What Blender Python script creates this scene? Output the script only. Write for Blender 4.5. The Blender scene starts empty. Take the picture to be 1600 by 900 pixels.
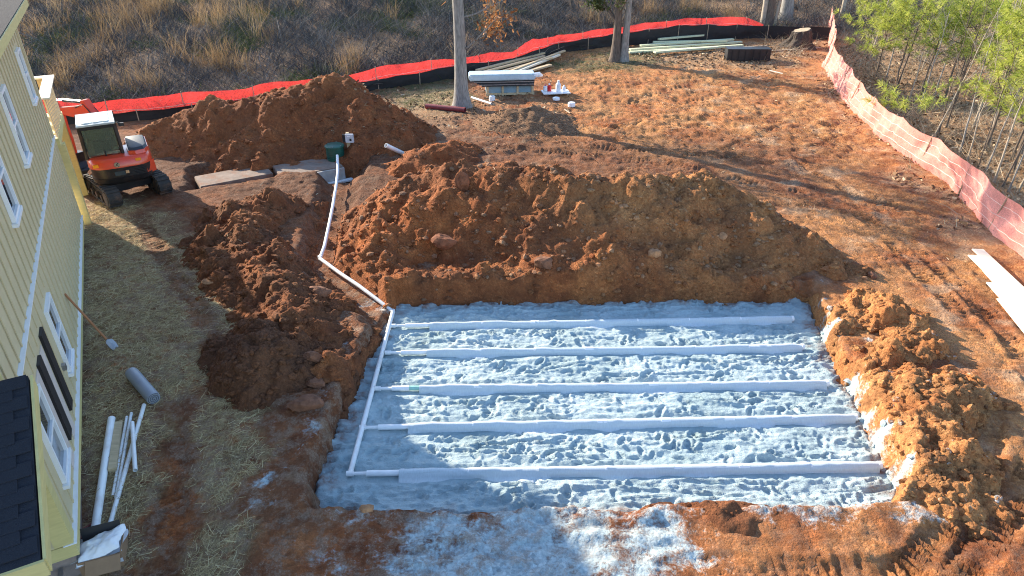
import bpy, math, random
import numpy as np
from mathutils import Vector, Matrix

S = bpy.context.scene
COL = S.collection
rng = np.random.default_rng(7)
random.seed(7)

# ------------------------------------------------------------------ camera, light, exposure
CAMZ, PITCH, LENS = 8.0, math.radians(30.0), 24.0
cd = bpy.data.cameras.new('camera'); cam = bpy.data.objects.new('camera', cd); COL.objects.link(cam)
cam.location = (0, 0, CAMZ); cam.rotation_euler = (math.pi/2 - PITCH, 0, 0)
cd.lens = LENS; cd.sensor_width = 36.0; cd.clip_start = 0.05; cd.clip_end = 2000
S.camera = cam
SUN_H = Vector((-0.78, 0.626)).normalized(); SUN_EL = math.radians(21.5)
sunvec = Vector((SUN_H.x*math.cos(SUN_EL), SUN_H.y*math.cos(SUN_EL), math.sin(SUN_EL)))
W = bpy.data.worlds.new('World'); S.world = W; W.use_nodes = True
wn = W.node_tree.nodes; wn.clear()
sky = wn.new('ShaderNodeTexSky'); sky.sky_type = 'NISHITA'; sky.sun_disc = False
sky.sun_elevation = SUN_EL; sky.sun_rotation = math.atan2(SUN_H.x, SUN_H.y)
sky.altitude = 300; sky.air_density = 1.0; sky.dust_density = 0.6; sky.ozone_density = 2.0
bg = wn.new('ShaderNodeBackground'); bg.inputs[1].default_value = 0.15
wo = wn.new('ShaderNodeOutputWorld')
W.node_tree.links.new(sky.outputs[0], bg.inputs[0]); W.node_tree.links.new(bg.outputs[0], wo.inputs[0])
sl = bpy.data.lights.new('sun', 'SUN'); sl.energy = 4.4; sl.angle = math.radians(0.6); sl.color = (1.0, 0.87, 0.68)
so = bpy.data.objects.new('sun', sl); COL.objects.link(so); so.location = (-20, 20, 30)
so.rotation_euler = sunvec.to_track_quat('Z', 'Y').to_euler()
S.view_settings.view_transform = 'Standard'; S.view_settings.look = 'None'
S.view_settings.gamma = 1.0; S.view_settings.exposure = 1.6
S.view_settings.use_curve_mapping = False
S.cycles.use_denoising = True; S.cycles.denoising_prefilter = 'NONE'; S.cycles.filter_width = 1.1
S.cycles.max_bounces = 6; S.cycles.diffuse_bounces = 3; S.cycles.transparent_max_bounces = 24

# ------------------------------------------------------------------ pixel <-> place
FPX = 1600*LENS/36.0
cP, sP = math.cos(PITCH), math.sin(PITCH)
def ray(px, py):
    u = (px-800)/FPX; v = (450-py)/FPX
    return Vector((u, cP+v*sP, -sP+v*cP))
def P(px, py, z=0.0):
    r = ray(px, py); t = (z-CAMZ)/r.z
    return Vector((r.x*t, r.y*t, z))
def proj(p):
    y = p[1]; dz = p[2]-CAMZ
    d = y*cP-dz*sP; up = y*sP+dz*cP
    return 800+FPX*p[0]/d, 450-FPX*up/d
def height_for(base, py):
    """z of the point straight above base that shows at image row py"""
    k = (450-py)/FPX; y = base[1]
    dz = (k*y*cP-y*sP)/(cP+k*sP)
    return CAMZ+dz

# ------------------------------------------------------------------ noise
def _h(ix, iy, seed):
    n = (ix.astype(np.int64)*374761393 + iy.astype(np.int64)*668265263 + seed*1442695041) & 0xFFFFFFFF
    n = ((n ^ (n >> 13))*1274126177) & 0xFFFFFFFF
    return ((n ^ (n >> 16)) & 0xFFFFFF)/float(0xFFFFFF)
def pn(x, y, seed=0):
    ix = np.floor(x); iy = np.floor(y); fx = x-ix; fy = y-iy
    ux = fx*fx*fx*(fx*(fx*6-15)+10); uy = fy*fy*fy*(fy*(fy*6-15)+10)
    def g(a, b):
        an = _h(ix+a, iy+b, seed)*2*np.pi
        return np.cos(an)*(fx-a)+np.sin(an)*(fy-b)
    n0 = g(0, 0)*(1-ux)+g(1, 0)*ux; n1 = g(0, 1)*(1-ux)+g(1, 1)*ux
    return (n0*(1-uy)+n1*uy)*1.5
def fbm(x, y, f=1.0, o=4, seed=0, gain=.5):
    r = 0; a = 1
    for i in range(o):
        r = r+a*pn(x*f, y*f, seed+i*17); f *= 2.03; a *= gain
    return r
def ridge(x, y, f, seed): return 1-2*np.abs(pn(x*f, y*f, seed))
def sstep(a, b, x):
    t = np.clip((x-a)/(b-a), 0, 1); return t*t*(3-2*t)
def sdist(x, y, poly):
    """signed distance to a polygon, negative inside"""
    d = np.full(np.shape(x), 1e9); ins = np.zeros(np.shape(x), bool)
    n = len(poly)
    for i in range(n):
        ax, ay = poly[i][0], poly[i][1]; bx, by = poly[(i+1) % n][0], poly[(i+1) % n][1]
        ex, ey = bx-ax, by-ay
        t = np.clip(((x-ax)*ex+(y-ay)*ey)/(ex*ex+ey*ey+1e-9), 0, 1)
        d = np.minimum(d, np.hypot(x-ax-t*ex, y-ay-t*ey))
        c = ((ay > y) != (by > y)) & (x < (bx-ax)*(y-ay)/(by-ay+1e-12)+ax)
        ins ^= c
    return np.where(ins, -d, d)
def pathdist(x, y, pts):
    """distance to a polyline, arc length along it, side offset, interpolated third value"""
    best = np.full(np.shape(x), 1e9); arc = np.zeros(np.shape(x)); off = np.zeros(np.shape(x)); val = np.zeros(np.shape(x))
    acc = 0
    for i in range(len(pts)-1):
        a, b = pts[i], pts[i+1]
        ex, ey = b[0]-a[0], b[1]-a[1]; L = math.hypot(ex, ey)
        t = np.clip(((x-a[0])*ex+(y-a[1])*ey)/(L*L), 0, 1)
        dx = x-a[0]-t*ex; dy = y-a[1]-t*ey; d = np.hypot(dx, dy)
        m = d < best
        best = np.where(m, d, best); arc = np.where(m, acc+t*L, arc); off = np.where(m, (dx*-ey+dy*ex)/L, off)
        if len(a) > 2: val = np.where(m, a[2]*(1-t)+b[2]*t, val)
        acc += L
    return best, arc, off, val

# ------------------------------------------------------------------ object helpers
def tag(o, label=None, cat=None, group=None, kind=None):
    if label: o['label'] = label
    if cat: o['category'] = cat
    if group: o['group'] = group
    if kind: o['kind'] = kind
    return o
def empty(name, loc=(0, 0, 0), rz=0.0):
    o = bpy.data.objects.new(name, None); COL.objects.link(o); o.location = loc; o.rotation_euler = (0, 0, rz)
    o.empty_display_size = .2
    return o
def link(name, me, mat=None, parent=None):
    if mat is not None and len(me.materials) == 0: me.materials.append(mat)
    o = bpy.data.objects.new(name, me); COL.objects.link(o)
    if parent: o.parent = parent
    return o
def npmesh(name, V, F, smooth=False):
    """V (n,3), F (m,k) arrays with k = 3 or 4"""
    V = np.ascontiguousarray(V, np.float32); F = np.ascontiguousarray(F, np.int32)
    me = bpy.data.meshes.new(name); m, k = F.shape
    me.vertices.add(len(V)); me.vertices.foreach_set('co', V.ravel())
    me.loops.add(m*k); me.loops.foreach_set('vertex_index', F.ravel())
    me.polygons.add(m); me.polygons.foreach_set('loop_start', np.arange(0, m*k, k, dtype=np.int32))
    me.polygons.foreach_set('use_smooth', np.full(m, smooth, bool))
    me.update(calc_edges=True)
    return me
def attr(me, name, arr):
    a = me.attributes.new(name, 'FLOAT', 'POINT'); a.data.foreach_set('value', np.ascontiguousarray(arr, np.float32).ravel())
def gridfaces(nx, ny, mask=None):
    i = np.arange(nx*ny).reshape(ny, nx)
    F = np.stack([i[:-1, :-1], i[:-1, 1:], i[1:, 1:], i[1:, :-1]], -1).reshape(-1, 4)
    if mask is not None:
        m = (mask[:-1, :-1] | mask[:-1, 1:] | mask[1:, 1:] | mask[1:, :-1]).ravel(); F = F[m]
    return F
def compact(V, F, *arrs):
    u, inv = np.unique(F, return_inverse=True)
    return (V[u], inv.reshape(F.shape)) + tuple(a[u] for a in arrs)

class MB:
    """collects shapes into one mesh"""
    def __init__(s): s.v = []; s.f = []; s.M = Matrix.Identity(4)
    def add(s, vs, fs):
        n = len(s.v); s.v += [tuple(s.M @ Vector(v)) for v in vs]; s.f += [tuple(i+n for i in f) for f in fs]; return s
    def box(s, c, d, rz=0.0, M=None):
        x, y, z = d[0]/2, d[1]/2, d[2]/2
        R = (M if M else Matrix.Rotation(rz, 4, 'Z')); c = Vector(c)
        vs = [c+(R @ Vector((a*x, b*y, e*z))) for e in (-1, 1) for a, b in ((-1, -1), (1, -1), (1, 1), (-1, 1))]
        return s.add(vs, [(3, 2, 1, 0), (4, 5, 6, 7), (0, 1, 5, 4), (1, 2, 6, 5), (2, 3, 7, 6), (3, 0, 4, 7)])
    def bar(s, a, b, w, h, up=(0, 0, 1)):
        a = Vector(a); b = Vector(b); d = (b-a); L = d.length; d.normalize()
        sd = d.cross(Vector(up)).normalized(); u = sd.cross(d)
        M = Matrix((d, sd, u)).transposed().to_4x4()
        return s.box((a+b)/2, (L, w, h), M=M)
    def tube(s, pts, r, n=8, cap=True):
        pts = [Vector(p) for p in pts]; rs = r if isinstance(r, (list, tuple)) else [r]*len(pts)
        vs = []; fs = []; ref = None
        for i, p in enumerate(pts):
            t = (pts[min(i+1, len(pts)-1)]-pts[max(i-1, 0)]).normalized()
            if ref is None: ref = t.orthogonal().normalized()
            ref = (ref-t*ref.dot(t)).normalized(); b = t.cross(ref)
            for k in range(n):
                a = 2*math.pi*k/n; vs.append(p+(ref*math.cos(a)+b*math.sin(a))*rs[i])
        for i in range(len(pts)-1):
            for k in range(n):
                fs.append((i*n+k, i*n+(k+1) % n, (i+1)*n+(k+1) % n, (i+1)*n+k))
        if cap: fs.append(tuple(range(n-1, -1, -1))); fs.append(tuple(range((len(pts)-1)*n, len(pts)*n)))
        return s.add(vs, fs)
    def pipe(s, a, b, r, ri, n=14):
        """hollow pipe with a wall"""
        a = Vector(a); b = Vector(b); t = (b-a).normalized(); e = t.orthogonal().normalized(); g = t.cross(e)
        vs = []
        for p, rr in ((a, r), (b, r), (b, ri), (a, ri)):
            for k in range(n):
                q = 2*math.pi*k/n; vs.append(p+(e*math.cos(q)+g*math.sin(q))*rr)
        fs = [(j*n+k, j*n+(k+1) % n, ((j+1) % 4)*n+(k+1) % n, ((j+1) % 4)*n+k) for j in range(4) for k in range(n)]
        return s.add(vs, fs)
    def prism(s, poly, z0, z1, axis='z'):
        n = len(poly)
        f = {'z': lambda p, t: (p[0], p[1], t), 'y': lambda p, t: (p[0], t, p[1]), 'x': lambda p, t: (t, p[0], p[1])}[axis]
        vs = [f(p, z0) for p in poly]+[f(p, z1) for p in poly]
        fs = [tuple(range(n-1, -1, -1)), tuple(range(n, 2*n))]+[(k, (k+1) % n, n+(k+1) % n, n+k) for k in range(n)]
        return s.add(vs, fs)
    def build(s, name, mat, parent=None, smooth=False, bevel=0.0):
        me = bpy.data.meshes.new(name); me.from_pydata(s.v, [], s.f)
        bmn = None
        import bmesh
        bmn = bmesh.new(); bmn.from_mesh(me); bmesh.ops.recalc_face_normals(bmn, faces=bmn.faces)
        if bevel:
            bmesh.ops.bevel(bmn, geom=[e for e in bmn.edges if len(e.link_faces) == 2 and e.calc_face_angle(0) > .5], offset=bevel, segments=2, affect='EDGES', clamp_overlap=True)
        bmn.to_mesh(me); bmn.free()
        if smooth: me.polygons.foreach_set('use_smooth', np.ones(len(me.polygons), bool))
        me.update()
        o = link(name, me, mat, parent)
        if smooth:
            me.set_sharp_from_angle(angle=math.radians(35))
        return o
def facet(H, gx, gy, cx, cy, r, h, rg):
    """an angular clod: a tilted frustum with five to seven sides added to a height grid"""
    R = r*1.6; i0, i1 = np.searchsorted(gx, [cx-R, cx+R]); j0, j1 = np.searchsorted(gy, [cy-R, cy+R])
    if i1-i0 < 2 or j1-j0 < 2: return
    X, Y = np.meshgrid((gx[i0:i1]-cx)/r, (gy[j0:j1]-cy)/r); k = rg.integers(5, 8); a = rg.uniform(0, 6.28)+np.arange(k)*6.283/k+rg.normal(0, .25, k)
    q = np.full(X.shape, -9.)
    for ang in a: q = np.maximum(q, (X*math.cos(ang)+Y*math.sin(ang))/rg.uniform(.65, 1.05))
    t = rg.normal(0, .35, 2); top_ = np.clip(1+t[0]*X+t[1]*Y, .1, 2)
    H[j0:j1, i0:i1] += h*np.minimum(np.clip((1.02-q)*2.6, 0, 3), top_)
def lump_arrays(c, rad, n, rg, squash=.7):
    """n angular lumps (deformed icosahedra) as arrays"""
    t = (1+5**.5)/2
    I = np.array([(-1, t, 0), (1, t, 0), (-1, -t, 0), (1, -t, 0), (0, -1, t), (0, 1, t), (0, -1, -t), (0, 1, -t), (t, 0, -1), (t, 0, 1), (-t, 0, -1), (-t, 0, 1)])/math.hypot(1, t)
    FI = np.array([(0, 11, 5), (0, 5, 1), (0, 1, 7), (0, 7, 10), (0, 10, 11), (1, 5, 9), (5, 11, 4), (11, 10, 2), (10, 7, 6), (7, 1, 8), (3, 9, 4), (3, 4, 2), (3, 2, 6), (3, 6, 8), (3, 8, 9), (4, 9, 5), (2, 4, 11), (6, 2, 10), (8, 6, 7), (9, 8, 1)])
    Q = rg.normal(size=(n, 3, 3)); Q, _ = np.linalg.qr(Q)
    sc = rg.uniform(.6, 1.25, (n, 1, 3))
    V = np.einsum('vk,nkj->nvj', I, Q)*rg.uniform(.72, 1.2, (n, 12, 1))*sc*rad[:, None, None]
    V[:, :, 2] *= squash
    V += c[:, None, :]
    F = FI[None]+(np.arange(n)*12)[:, None, None]
    return V.reshape(-1, 3), F.reshape(-1, 3)
def ribbons(p, d, L, w, bend, rg, seg=2, tipw=.15):
    """thin bent blades: p (n,3) roots, d (n,3) unit directions, bend (n,3) sideways drift at the tip"""
    n = len(p); side = np.cross(d, rg.normal(size=(n, 3))); side /= np.linalg.norm(side, axis=1)[:, None]+1e-9
    rows = []
    for k in range(seg+1):
        t = k/seg
        c = p+d*(L*t)[:, None]+bend*(t*t)
        ww = (w*(1-t*(1-tipw)))[:, None]*.5
        rows.append(np.stack([c-side*ww, c+side*ww], 1))
    V = np.concatenate(rows, 1)
    F = np.array([(2*k, 2*k+1, 2*k+3, 2*k+2) for k in range(seg)])
    F = F[None]+(np.arange(n)*2*(seg+1))[:, None, None]
    return V.reshape(-1, 3), F.reshape(-1, 4)

# ------------------------------------------------------------------ materials
class NT:
    def __init__(s, name):
        s.m = bpy.data.materials.new(name); s.m.use_nodes = True; s.t = s.m.node_tree; s.n = s.t.nodes; s.n.clear()
        s.out = s.n.new('ShaderNodeOutputMaterial'); s.b = s.n.new('ShaderNodeBsdfPrincipled')
        s.t.links.new(s.b.outputs[0], s.out.inputs[0]); s.b.inputs['Specular IOR Level'].default_value = .3
    def L(s, a, b): s.t.links.new(a, b)
    def co(s, kind='Object'):
        if kind == 'World': return s.n.new('ShaderNodeNewGeometry').outputs['Position']
        return s.n.new('ShaderNodeTexCoord').outputs[kind]
    def mapping(s, co, scale=(1, 1, 1), rot=(0, 0, 0)):
        m = s.n.new('ShaderNodeMapping'); s.L(co, m.inputs[0]); m.inputs['Scale'].default_value = scale; m.inputs['Rotation'].default_value = rot; return m.outputs[0]
    def noise(s, co, scale, detail=5, rough=.6, dist=0):
        x = s.n.new('ShaderNodeTexNoise'); s.L(co, x.inputs['Vector']); x.inputs['Scale'].default_value = scale
        x.inputs['Detail'].default_value = detail; x.inputs['Roughness'].default_value = rough; x.inputs['Distortion'].default_value = dist
        return x.outputs['Fac']
    def voro(s, co, scale, out='Distance', feature='F1'):
        x = s.n.new('ShaderNodeTexVoronoi'); x.feature = feature; s.L(co, x.inputs['Vector']); x.inputs['Scale'].default_value = scale; return x.outputs[out]
    def ramp(s, fac, stops, interp='LINEAR'):
        r = s.n.new('ShaderNodeValToRGB'); s.L(fac, r.inputs[0]); r.color_ramp.interpolation = interp
        e = r.color_ramp.elements
        while len(e) < len(stops): e.new(.5)
        for i, (p, c) in enumerate(stops): e[i].position = p; e[i].color = (*c, 1) if len(c) == 3 else c
        return r.outputs[0]
    def rng(s, v, a, b, c=0., d=1.):
        r = s.n.new('ShaderNodeMapRange'); s.L(v, r.inputs[0])
        for i, k in enumerate((a, b, c, d)): r.inputs[i+1].default_value = k
        return r.outputs[0]
    def mix(s, fac, a, b, mode='MIX'):
        m = s.n.new('ShaderNodeMix'); m.data_type = 'RGBA'; m.blend_type = mode
        for v, i in ((fac, 0), (a, 6), (b, 7)):
            if isinstance(v, (int, float)): m.inputs[i].default_value = v
            elif isinstance(v, tuple): m.inputs[i].default_value = (*v, 1)
            else: s.L(v, m.inputs[i])
        return m.outputs[2]
    def math(s, op, a, b=0.0):
        m = s.n.new('ShaderNodeMath'); m.operation = op; m.use_clamp = False
        for i, v in enumerate((a, b)):
            if isinstance(v, (int, float)): m.inputs[i].default_value = v
            else: s.L(v, m.inputs[i])
        return m.outputs[0]
    def at(s, name):
        a = s.n.new('ShaderNodeAttribute'); a.attribute_name = name; return a.outputs['Fac']
    def bump(s, h, strength=.5, dist=.02):
        b = s.n.new('ShaderNodeBump'); s.L(h, b.inputs['Height']); b.inputs['Strength'].default_value = strength; b.inputs['Distance'].default_value = dist
        s.L(b.outputs[0], s.b.inputs['Normal'])
    def color(s, c): s.L(c, s.b.inputs['Base Color'])
    def rough(s, v): s.b.inputs['Roughness'].default_value = v

def simple(name, c, rough=.6, var=.15, scale=6., metal=0.0, bump=0.0, spec=.4, coat=0.0, dirt=None, dirt_amt=.0, stretch=(1, 1, 1)):
    m = NT(name); co = m.mapping(m.co('Object'), stretch)
    n = m.noise(co, scale, 6, .65)
    lo = tuple(max(0, k*(1-var)) for k in c); hi = tuple(min(1, k*(1+var)) for k in c)
    col = m.ramp(n, [(.3, lo), (.7, hi)])
    if dirt:
        d = m.noise(m.co('World'), 2.3, 7, .7)
        col = m.mix(m.rng(d, .5, .72, 0, dirt_amt), col, dirt)
    m.color(col); m.rough(rough); m.b.inputs['Metallic'].default_value = metal; m.b.inputs['Specular IOR Level'].default_value = spec
    m.b.inputs['Coat Weight'].default_value = coat
    if bump: m.bump(m.noise(co, scale*4, 5, .7), bump, .01)
    return m.m

def soil_material():
    m = NT('clay_soil'); w = m.co('World')
    big = m.noise(w, .35, 4, .6); mid = m.noise(w, 2.2, 6, .68, .4); fine = m.noise(w, 14, 6, .72); grit = m.noise(w, 60, 4, .7)
    c = m.ramp(mid, [(.25, (.085, .03, .015)), (.45, (.19, .062, .024)), (.6, (.29, .098, .034)), (.78, (.39, .16, .06))])
    c = m.mix(m.rng(big, .52, .66, 0, .55), c, (.35, .155, .065))
    c = m.mix(m.rng(fine, .58, .74, 0, .6), c, (.42, .235, .125))
    c = m.mix(m.rng(m.noise(w, 38, 3, .8), .62, .72, 0, .5), c, (.45, .3, .19))
    c = m.mix(m.rng(fine, .42, .25, 0, .55), c, (.07, .032, .02))
    tan = m.math('MULTIPLY', m.at('tan'), m.rng(mid, .25, .6, .45, 1))
    c = m.mix(tan, c, m.ramp(fine, [(.3, (.26, .105, .038)), (.55, (.48, .235, .09)), (.75, (.6, .355, .165))]))
    red = m.math('MULTIPLY', m.at('red'), m.rng(fine, .25, .6, .5, 1))
    c = m.mix(red, c, m.ramp(mid, [(.3, (.27, .075, .022)), (.7, (.43, .15, .05))]))
    dark = m.math('MULTIPLY', m.at('dark'), m.rng(mid, .2, .65, .6, 1))
    c = m.mix(dark, c, m.ramp(fine, [(.3, (.055, .027, .017)), (.7, (.15, .07, .038))]))
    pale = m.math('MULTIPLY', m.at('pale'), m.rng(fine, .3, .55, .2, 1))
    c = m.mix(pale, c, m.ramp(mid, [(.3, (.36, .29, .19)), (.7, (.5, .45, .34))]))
    leaf = m.math('MULTIPLY', m.at('leaf'), m.rng(fine, .3, .6, .3, 1))
    c = m.mix(leaf, c, m.ramp(m.noise(w, 22, 3, .8), [(.3, (.12, .075, .045)), (.5, (.29, .19, .11)), (.7, (.5, .37, .23))]))
    grs = m.math('MULTIPLY', m.at('grass'), m.rng(mid, .3, .6, .3, 1))
    c = m.mix(grs, c, m.ramp(fine, [(.3, (.05, .055, .025)), (.7, (.15, .14, .07))]))
    st = m.math('MULTIPLY', m.at('straw'), m.rng(m.noise(w, 5, 6, .75), .36, .56))
    sw = m.noise(m.mapping(w, (30, 6, 10), (0, 0, .6)), 1.5, 5, .8)
    c = m.mix(st, c, m.ramp(sw, [(.3, (.16, .115, .06)), (.5, (.33, .25, .135)), (.72, (.5, .4, .23))]))
    sa = m.at('sand'); sb = m.math('MULTIPLY', m.rng(m.math('ADD', sa, m.math('ADD', m.math('MULTIPLY', m.math('SUBTRACT', mid, .5), 2.2), m.math('MULTIPLY', m.math('SUBTRACT', fine, .5), 1.3))), .38, .8), m.rng(sa, 0, .12))
    c = m.mix(sb, c, m.ramp(fine, [(.3, (.235, .30, .32)), (.7, (.40, .48, .505))]))
    wd = m.mix(.12, w, m.n.new('ShaderNodeTexNoise').outputs['Color']) if False else w
    vc = m.n.new('ShaderNodeTexVoronoi'); m.L(m.mapping(w, (1, 1, 1)), vc.inputs['Vector']); vc.inputs['Scale'].default_value = 22
    vs = m.n.new('ShaderNodeSeparateColor'); m.L(vc.outputs['Color'], vs.inputs[0])
    c = m.mix(m.math('MULTIPLY', m.rng(vs.outputs[0], .45, 1, 0, .55), m.rng(mid, .35, .6)), c, m.mix(1.0, c, (1.75, 1.65, 1.6), 'MULTIPLY'))
    c = m.mix(m.math('MULTIPLY', m.rng(vs.outputs[1], .55, 1, 0, .6), m.rng(big, .6, .4)), c, m.mix(1.0, c, (.5, .5, .52), 'MULTIPLY'))
    smear = m.noise(w, 3.2, 9, .8)
    c = m.mix(m.math('MULTIPLY', m.rng(smear, .47, .58, 0, .75), m.at('smear')), c, m.ramp(m.noise(w, 34, 4, .8), [(.35, (.15, .095, .065)), (.5, (.25, .17, .12)), (.68, (.4, .31, .235))]))
    m.color(c); m.rough(.93); m.b.inputs['Specular IOR Level'].default_value = .15
    h = m.math('ADD', m.math('ADD', m.math('MULTIPLY', fine, 1.0), m.math('MULTIPLY', grit, .4)), m.math('MULTIPLY', m.math('MULTIPLY', vc.outputs['Distance'], -.5), m.rng(mid, .4, .6)))
    h = m.math('MULTIPLY', h, m.rng(sb, 0, 1, 1, .3))
    m.bump(h, .8, .06)
    return m.m
def sand_material():
    m = NT('pale_sand'); w = m.co('World')
    a = m.noise(w, 1.1, 5, .6); b = m.noise(w, 9, 6, .7); g = m.noise(w, 70, 4, .7)
    c = m.ramp(a, [(.3, (.29, .385, .415)), (.55, (.40, .50, .53)), (.75, (.49, .58, .605))])
    c = m.mix(m.rng(b, .3, .5, .35, 0), c, (.25, .345, .385))
    so_ = m.math('MULTIPLY', m.at('soil'), m.rng(b, .35, .6, .2, 1))
    c = m.mix(so_, c, (.2, .085, .045))
    m.color(c); m.rough(.9); m.b.inputs['Specular IOR Level'].default_value = .15
    m.bump(m.math('ADD', m.math('ADD', b, m.math('MULTIPLY', g, .35)), m.math('MULTIPLY', m.noise(m.mapping(w, (.6, 1.6, 1)), 22, 4, .75), .8)), .85, .04)
    return m.m
M_SOIL = soil_material(); M_SAND = sand_material()
def strands(name, stops, rough=.8, trans=.0):
    """thin plant blades: colour by the blade's own number"""
    m = NT(name); c = m.ramp(m.at('rnd'), stops); m.color(c); m.rough(rough); m.b.inputs['Specular IOR Level'].default_value = .2
    if trans:
        t = m.n.new('ShaderNodeBsdfTranslucent'); m.L(c, t.inputs[0]); x = m.n.new('ShaderNodeMixShader'); x.inputs[0].default_value = trans
        m.L(m.b.outputs[0], x.inputs[1]); m.L(t.outputs[0], x.inputs[2]); m.L(x.outputs[0], m.out.inputs[0])
    return m.m
M = {}
M['pvc'] = simple('white_pvc', (.74, .75, .75), .35, .05, 3, dirt=(.35, .2, .12), dirt_amt=.35)
M['pvc_dark'] = simple('black_rubber_coupling', (.02, .02, .022), .5)
M['fabric'] = simple('grey_white_filter_fabric', (.52, .58, .61), .85, .1, 14, bump=.35, stretch=(6, 1, 1))
M['band'] = simple('white_coupling', (.8, .8, .8), .45, .05)
M['concrete'] = simple('grey_concrete', (.36, .36, .35), .85, .2, 5, bump=.4, dirt=(.28, .12, .06), dirt_amt=.5)
M['muddy_concrete'] = simple('mud_smeared_concrete', (.21, .16, .13), .9, .3, 3, bump=.5, dirt=(.24, .1, .05), dirt_amt=.95)
M['green_plastic'] = simple('dark_green_plastic', (.012, .085, .062), .45, .15, dirt=(.2, .1, .06), dirt_amt=.25)
M['wood'] = simple('pale_lumber', (.5, .39, .24), .75, .22, 3, stretch=(1, 12, 12), bump=.2)
M['wood_green'] = simple('green_treated_lumber', (.58, .6, .4), .75, .2, 3, stretch=(1, 12, 12), bump=.2)
M['wood_white'] = simple('pale_primed_board', (.74, .66, .52), .7, .1, 3, stretch=(1, 12, 12))
M['wood_old'] = simple('weathered_lumber', (.36, .28, .2), .85, .25, 3, stretch=(1, 12, 12), bump=.3)
M['wood_yellow'] = simple('yellow_porch_timber', (.56, .47, .2), .65, .1, 3, stretch=(1, 1, 6))
M['black'] = simple('black_plastic', (.018, .019, .022), .45, .3)
M['blackcloth'] = simple('black_silt_cloth', (.012, .012, .014), .7, .3, 4, bump=.5)
M['steel'] = simple('grey_steel', (.3, .3, .31), .4, .2, metal=.8)
M['rubber'] = simple('muddy_rubber', (.035, .032, .03), .8, .3, 8, dirt=(.22, .11, .06), dirt_amt=.75)
M['red_pipe'] = simple('dull_red_plastic', (.2, .035, .04), .5, .15)
M['white'] = simple('white_plastic', (.78, .78, .79), .45, .06)
M['redplastic'] = simple('red_plastic', (.6, .02, .02), .4, .1)

# ------------------------------------------------------------------ ground: heights and cover
ZB = -0.45                                    # sand level in the excavation
def pp(lst, z=0.0): return [tuple(P(a, b, z)[:2]) for a, b in lst]
PIT = pp([(622, 474), (1262, 470), (1292, 545), (1340, 640), (1398, 768)], ZB)+pp([(1400, 776), (1200, 778), (800, 786), (492, 788)])+pp([(498, 745), (560, 590), (592, 528)], ZB)
SPILL = pp([(600, 868), (700, 826), (800, 800), (880, 782), (1000, 778), (1075, 790), (1070, 850), (1050, 910), (1040, 960), (520, 960), (575, 905)])
SPILL2 = pp([(1080, 772), (1400, 770), (1440, 800), (1300, 812), (1120, 800)])
STRAW1 = pp([(120, 290), (200, 318), (262, 345), (330, 425), (400, 470), (345, 545), (330, 600), (262, 640), (235, 720), (200, 850), (110, 910), (100, 700), (110, 345)])
STRAW2 = pp([(322, 575), (400, 590), (398, 700), (375, 820), (350, 910), (288, 910), (300, 760)])
STRAW3 = pp([(380, 200), (720, 128), (730, 172), (690, 186), (620, 175)])
GRASS1 = pp([(600, 140), (715, 118), (720, 165), (640, 165)])
GRASS2 = pp([(855, 100), (960, 78), (1010, 82), (1040, 100), (960, 110), (880, 112)])
LEAF1 = pp([(960, 84), (1290, 62), (1300, 140), (1330, 185), (1440, 270), (1560, 400), (1600, 420), (1900, 420), (1900, -20), (1300, 20), (1290, 62), (1230, 110), (1000, 100)])
TRENCH = [(*P(614, 492)[:2],), (*P(560, 445)[:2],), (*P(500, 405)[:2],), (*P(512, 350)[:2],), (*P(525, 300)[:2],), (*P(528, 262)[:2],)]
TANKPIT = pp([(290, 295), (420, 275), (440, 262), (560, 270), (575, 240), (545, 205), (430, 232), (300, 262)])
def ppl(l): return [tuple(P(a, b)[:2]) for a, b in l]
TREADS = [(ppl(l), w, dp) for l, w, dp in (
    ([(1340, 330), (1400, 385), (1470, 455), (1560, 570)], .42, .07), ([(1390, 350), (1450, 405), (1530, 480), (1600, 555)], .42, .06),
    ([(1660, 640), (1600, 760), (1530, 860), (1480, 960)], .46, .12), ([(1545, 640), (1545, 730), (1490, 825), (1410, 905)], .46, .11),
    ([(1060, 884), (1200, 886), (1420, 900)], .36, .06), ([(215, 335), (265, 420), (330, 520), (360, 560)], .36, .06), ([(255, 320), (330, 350), (345, 400)], .36, .06),
    ([(262, 640), (262, 760), (250, 900)], .5, .05), ([(720, 205), (850, 218), (1000, 236), (1200, 250)], .42, .06), ([(700, 225), (860, 238), (1040, 255), (1250, 300)], .42, .06),
    ([(900, 200), (1010, 150), (1080, 130)], .42, .05), ([(940, 210), (1060, 165), (1150, 140)], .42, .05), ([(1250, 250), (1330, 300), (1420, 330)], .42, .06),
    ([(1120, 240), (1240, 190), (1310, 200)], .42, .05), ([(1490, 410), (1570, 520), (1640, 640)], .4, .05), ([(330, 900), (420, 820), (450, 700)], .4, .03))]
FENCE_PX = [(40, 152, 186, 199), (85, 150, 183, 196), (140, 160, 183, 194), (223, 150, 177, 188), (300, 143, 168, 180), (380, 137, 158, 170), (440, 125, 150, 160), (530, 118, 138, 150), (560, 112, 132, 146),
            (593, 103, 126, 139), (667, 93, 114, 130), (713, 92, 104, 122), (733, 87, 102, 118), (763, 82, 99, 112), (800, 79, 94, 105), (833, 60, 82, 96), (870, 55, 70, 84), (960, 42, 55, 72),
            (997, 37, 50, 70), (1070, 28, 40, 65), (1163, 25, 41, 60), (1193, 37, 42, 60), (1240, 0, 43, 61), (1294, 0, 44, 62)]
_fx = np.array([P(a, d).x for a, b, c, d in FENCE_PX]); _fy = np.array([P(a, d).y for a, b, c, d in FENCE_PX])
def fence_y(x): return np.interp(x, _fx, _fy)
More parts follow.
